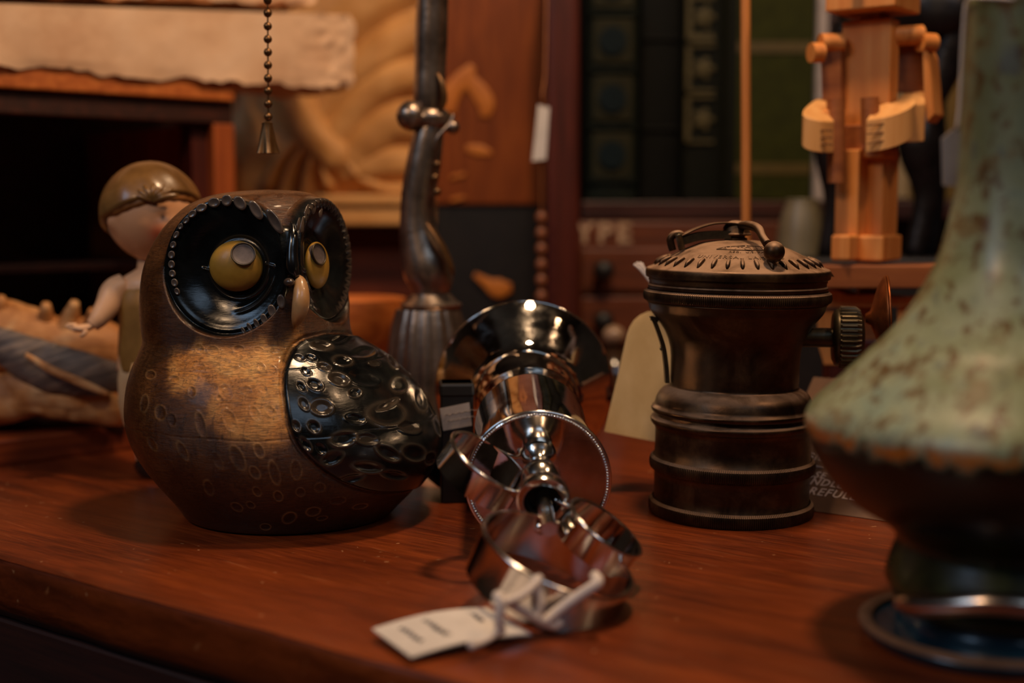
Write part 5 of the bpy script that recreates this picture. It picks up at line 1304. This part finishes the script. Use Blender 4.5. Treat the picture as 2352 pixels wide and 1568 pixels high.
# ---------------------------------------------------------------- jointed wooden figure
def figure():
    D = 40.5; k = D/3000; P = lambda x, y, d=0: at(x, y, D+d)
    base = P(1990, 860); base[2] = 0
    root = thing('wooden_figure', 'jointed wooden toy figure holding pegs, standing on a wooden crossbar', 'toy', base)
    w, pw, dw = M['toy_wood'], M['toy_pale'], M['toy_dark']
    yaw = math.radians(36)      # body turned a little so that its right-hand side shows
    R = rotz(-yaw); X = R@np.array([1., 0, 0]); Yb = R@np.array([0, 1., 0])
    def blk(name, x0, x1, y0, y1, dep, m, d=0, par=None, bev=.05):
        a = P((x0+x1)/2, (y0+y1)/2, d); wd = (x1-x0)*k/math.cos(yaw-.26); h = (y1-y0)*k
        return obj(name, MB().box(a+Yb*dep/2, (wd, dep, h), R), m, par or root, smooth=0, bevel=bev)
    hd = blk('head', 1902, 2052, -190, 14, 2.2, w, -.7)
    # face: simple nose and eyes, above the picture
    fc = P(1976, -90, -.7)
    obj('nose', MB().lathe([(.18, 0), (.18, .5), (.1, .56)], fc, frame_z(-Yb), 16), w, hd)
    for s in (-.5, .5): obj('painted_eye', MB().ball(fc+X*s+np.array([0, 0, .5]), (.1, .05, .1), None, 12, 8), M['black_flat'], hd, smooth=180)
    blk('neck', 1975, 2020, 8, 50, .9, dw, .1)
    blk('torso', 1933, 2041, 50, 292, .75, w)
    blk('hips', 1940, 2032, 286, 345, 1.0, dw, -.12)
    # shoulder dowels and pegs
    sh = P(1980, 96, .45)
    def cyl(name, c0, c1, r, m, par=None, n=28): return obj(name, MB().tube([c0, c1], r, n), m, par or root)
    axl = X
    def shp(px, py, dd=0): return P(px, py, dd)
    cyl('shoulder', shp(1884, 98, .1), shp(1935, 98, .2), .28, w)
    cyl('shoulder', shp(2040, 84, .1), shp(2116, 80, .35), .30, w)
    cyl('peg', shp(1862, 121, -.1), shp(1888, 121, .0), .30, w)
    cyl('peg', shp(2112, 97, .2), shp(2145, 99, .4), .29, w)
    # upper arms (flat boards)
    def board(name, pts, D0, t, m, par=None):
        A = np.array([P(x, y, D0) for x, y in pts]); return obj(name, MB().add(np.vstack([A, A+Yb*t]), [tuple(range(len(A))), tuple(range(2*len(A)-1, len(A)-1, -1))]+[(i, i+len(A), (i+1) % len(A)+len(A), (i+1) % len(A)) for i in range(len(A))]), m, par or root, smooth=0, bevel=.03)
    board('upper_arm', [(1884, 112), (1932, 112), (1932, 235), (1888, 240)], .05, .6, dw)
    board('upper_arm', [(2054, 100), (2118, 100), (2124, 215), (2058, 212)], .5, .5, dw)
    board('upper_arm', [(2118, 95), (2134, 130), (2146, 262), (2128, 282), (2122, 215)], .1, .9, w)
    # forearms: blocks that run forward
    def fore(name, top, h, m, mat2, par=None):
        A = np.array([P(x, y, d) for x, y, d in top]); B = A-np.array([0, 0, h]); return obj(name, MB().hexa(A, B), m, par or root, smooth=0, bevel=.04)
    fL = fore('forearm', [(1888, 224, .6), (1926, 222, .6), (1925, 250, -.6), (1866, 262, -.6)], 1.15, w, None)
    fR = fore('forearm', [(2080, 212, .6), (2122, 206, .6), (2126, 238, -.2), (2044, 242, -.6)], 1.15, pw, None)
    # hands: curved prisms with finger cuts
    def hand(pts, h, cuts, par, cx0, cx1):
        A = catmull([P(x, y, d) for x, y, d in pts], 3); n = len(A); B = A-np.array([0, 0, h])
        o = obj('hand', MB().add(np.vstack([A, B]), [tuple(range(n))[::-1], tuple(range(n, 2*n))]+[(i, (i+1) % n, (i+1) % n+n, i+n) for i in range(n)]), pw, par, smooth=30, bevel=.03)
        dk = simple('finger_cut', [(.3, (92, 52, 22)), (.7, (112, 66, 30))])
        for y0, y1 in cuts:
            obj('finger_groove', MB().tube([P(cx0, y0, pts[cuts_i][2]-.04) for cuts_i in (2,)]+[P(cx1, y1, pts[2][2]-.04)], .022, 6), dk, root)
        return o
    hand([(1930, 268, -.2), (1914, 278, -.75), (1890, 277, -1.1), (1862, 273, -1.15), (1844, 262, -1.0), (1850, 246, -.5), (1880, 225, .1), (1905, 228, .2)], .95, [(299, 300), (316, 316), (331, 332)], root, 1886, 1912)
    hand([(1990, 276, -1.0), (2030, 270, -1.25), (2070, 258, -1.2), (2100, 240, -.9), (2098, 226, -.3), (2060, 234, -.3), (2022, 240, -.6), (2020, 256, -.7), (1998, 264, -.8)], .95, [(288, 284), (308, 304), (330, 323)], root, 1992, 2030)
    # pegs held in the hands
    cyl('held_peg', P(1921, 420, -.45), P(1919, 227, -.45), .27, dw)
    cyl('held_peg', P(2000, 330, -.55), P(1998, 224, -.55), .27, dw)
    # legs
    blk('leg', 1918, 1970, 345, 545, 1.35, w, -.1)
    blk('leg', 1976, 2027, 345, 545, 1.35, w, .22)
    blk('pelvis_block', 1920, 2026, 322, 362, 1.3, w, .06)
    blk('foot', 1908, 1950, 540, 598, 1.7, w, -.7, None, .08)
    blk('foot', 1958, 2026, 541, 600, 1.7, w, -.35, None, .08)
    # crossbar and stand
    bar = MB().box(P(2010, 632, .2), (300*k, 1.8, 52*k)); obj('crossbar', bar, dw, root, smooth=0, bevel=.05)
    pts = [(1880, 672), (1905, 664), (1925, 668), (1945, 678), (2000, 676), (2060, 684), (2140, 676), (2140, 704), (1880, 706)]
    board('lower_bar', pts, .1, 1.0, w)
    board('stand_leg', [(1876, 716), (1930, 716), (1950, 780), (1935, 838), (1892, 838), (1878, 790)], .3, .8, w)
    board('stand_leg', [(2060, 706), (2130, 706), (2126, 840), (2066, 840)], .3, .8, w)
    g = P(1990, 850, .8); obj('stand_post', MB().box(np.array([g[0], g[1], g[2]/2+.5]), (2.6, .9, g[2]+1.0)), M['dark_wood_v'], root, smooth=0, bevel=.05)
    obj('stand_base', MB().box(np.array([g[0], g[1], .3]), (4.6, 2.4, .6)), M['dark_wood'], root, smooth=0, bevel=.1)
    obj('post_cap', MB().box((g[0], g[1]+.1, (P(0, 605)[2]+P(0, 850)[2])/2), (.6, .5, P(0, 605)[2]-P(0, 850)[2])), dw, root, smooth=0)
figure()
# black iron horse-like casting behind
def iron():
    D = 50; P = lambda x, y, d=0: at(x, y, D+d)
    b = P(2090, 700); b[2] = 0
    root = thing('iron_figure', 'dark cast-iron horse figure in the gloom behind the wooden toy', 'figurine', b)
    m = M['black']
    body = MB().tube([P(1960, 20, 1), P(2030, 30, 1), P(2110, 35, .8), P(2180, 25, .6), P(2235, -10, .5)], [.9, 1.35, 1.35, 1.3, .8], 30, 8); V = body.V[0]; V += (vnoise(V, .9, 3)*.15)[:, None]*np.array([0, 1, 1])
    obj('body', body, m, root, smooth=180)
    obj('neck', MB().tube([P(1975, 10, .8), P(1930, -50, .6), P(1890, -120, .5)], [.95, .7, .5], 24, 6), m, root, smooth=180)
    obj('head', MB().tube([P(1900, -140, .5), P(1870, -120, .3), P(1835, -85, .2)], [.5, .5, .28], 20, 6), m, root, smooth=180)
    for q, r in (([P(2200, 60, .5), P(2170, 150, .5), P(2130, 250, .5), P(2110, 330, .5), P(2125, 450, .4), P(2100, 590, .3)], [.9, .7, .55, .8, .45, .42]), ([P(2150, 60, 1.8), P(2140, 200, 1.8), P(2150, 400, 1.8), P(2135, 590, 1.8)], [.8, .55, .4, .4]),
                 ([P(1960, 60, .5), P(1930, 200, .4), P(1900, 330, .3), P(1915, 460, .3), P(1900, 590, .3)], [.8, .55, .5, .38, .4]), ([P(1985, 60, 1.8), P(1990, 300, 1.8), P(1960, 590, 1.8)], [.8, .45, .38])):
        obj('leg', MB().tube(q, r, 20, 6), m, root, smooth=180)
    obj('tail', MB().tube([P(2235, 0, .6), P(2270, 60, .6), P(2280, 200, .6)], [.3, .4, .15], 14, 6), m, root, smooth=180)
    z = P(0, 590)[2]
    obj('plinth', MB().box((P(2040, 0)[0], D+1, z/2), (7.5, 4, z)), M['black_flat'], root, smooth=0, bevel=.15)
iron()
hang_tag('vase_tag', [(2163, 318), (2190, 296), (2206, 292), (2204, 420), (2196, 428), (2166, 426)], 24.9, 'pale paper price tag hanging by a cord beside the vase neck', [(2198, 296, 0), (2204, 240, 0), (2210, 120, 0), (2216, 30, 0), (2226, -2, -.1), (2262, -6, -1.0), (2330, -2, -1.35)], mat=M['paper_dim'])
def sub(fn, pairs):
    s=open(fn).read()
    for a,b in pairs:
        if a not in s: print('MISSING',fn,a[:70]); continue
        s=s.replace(a,b)
    open(fn,'w').write(s)
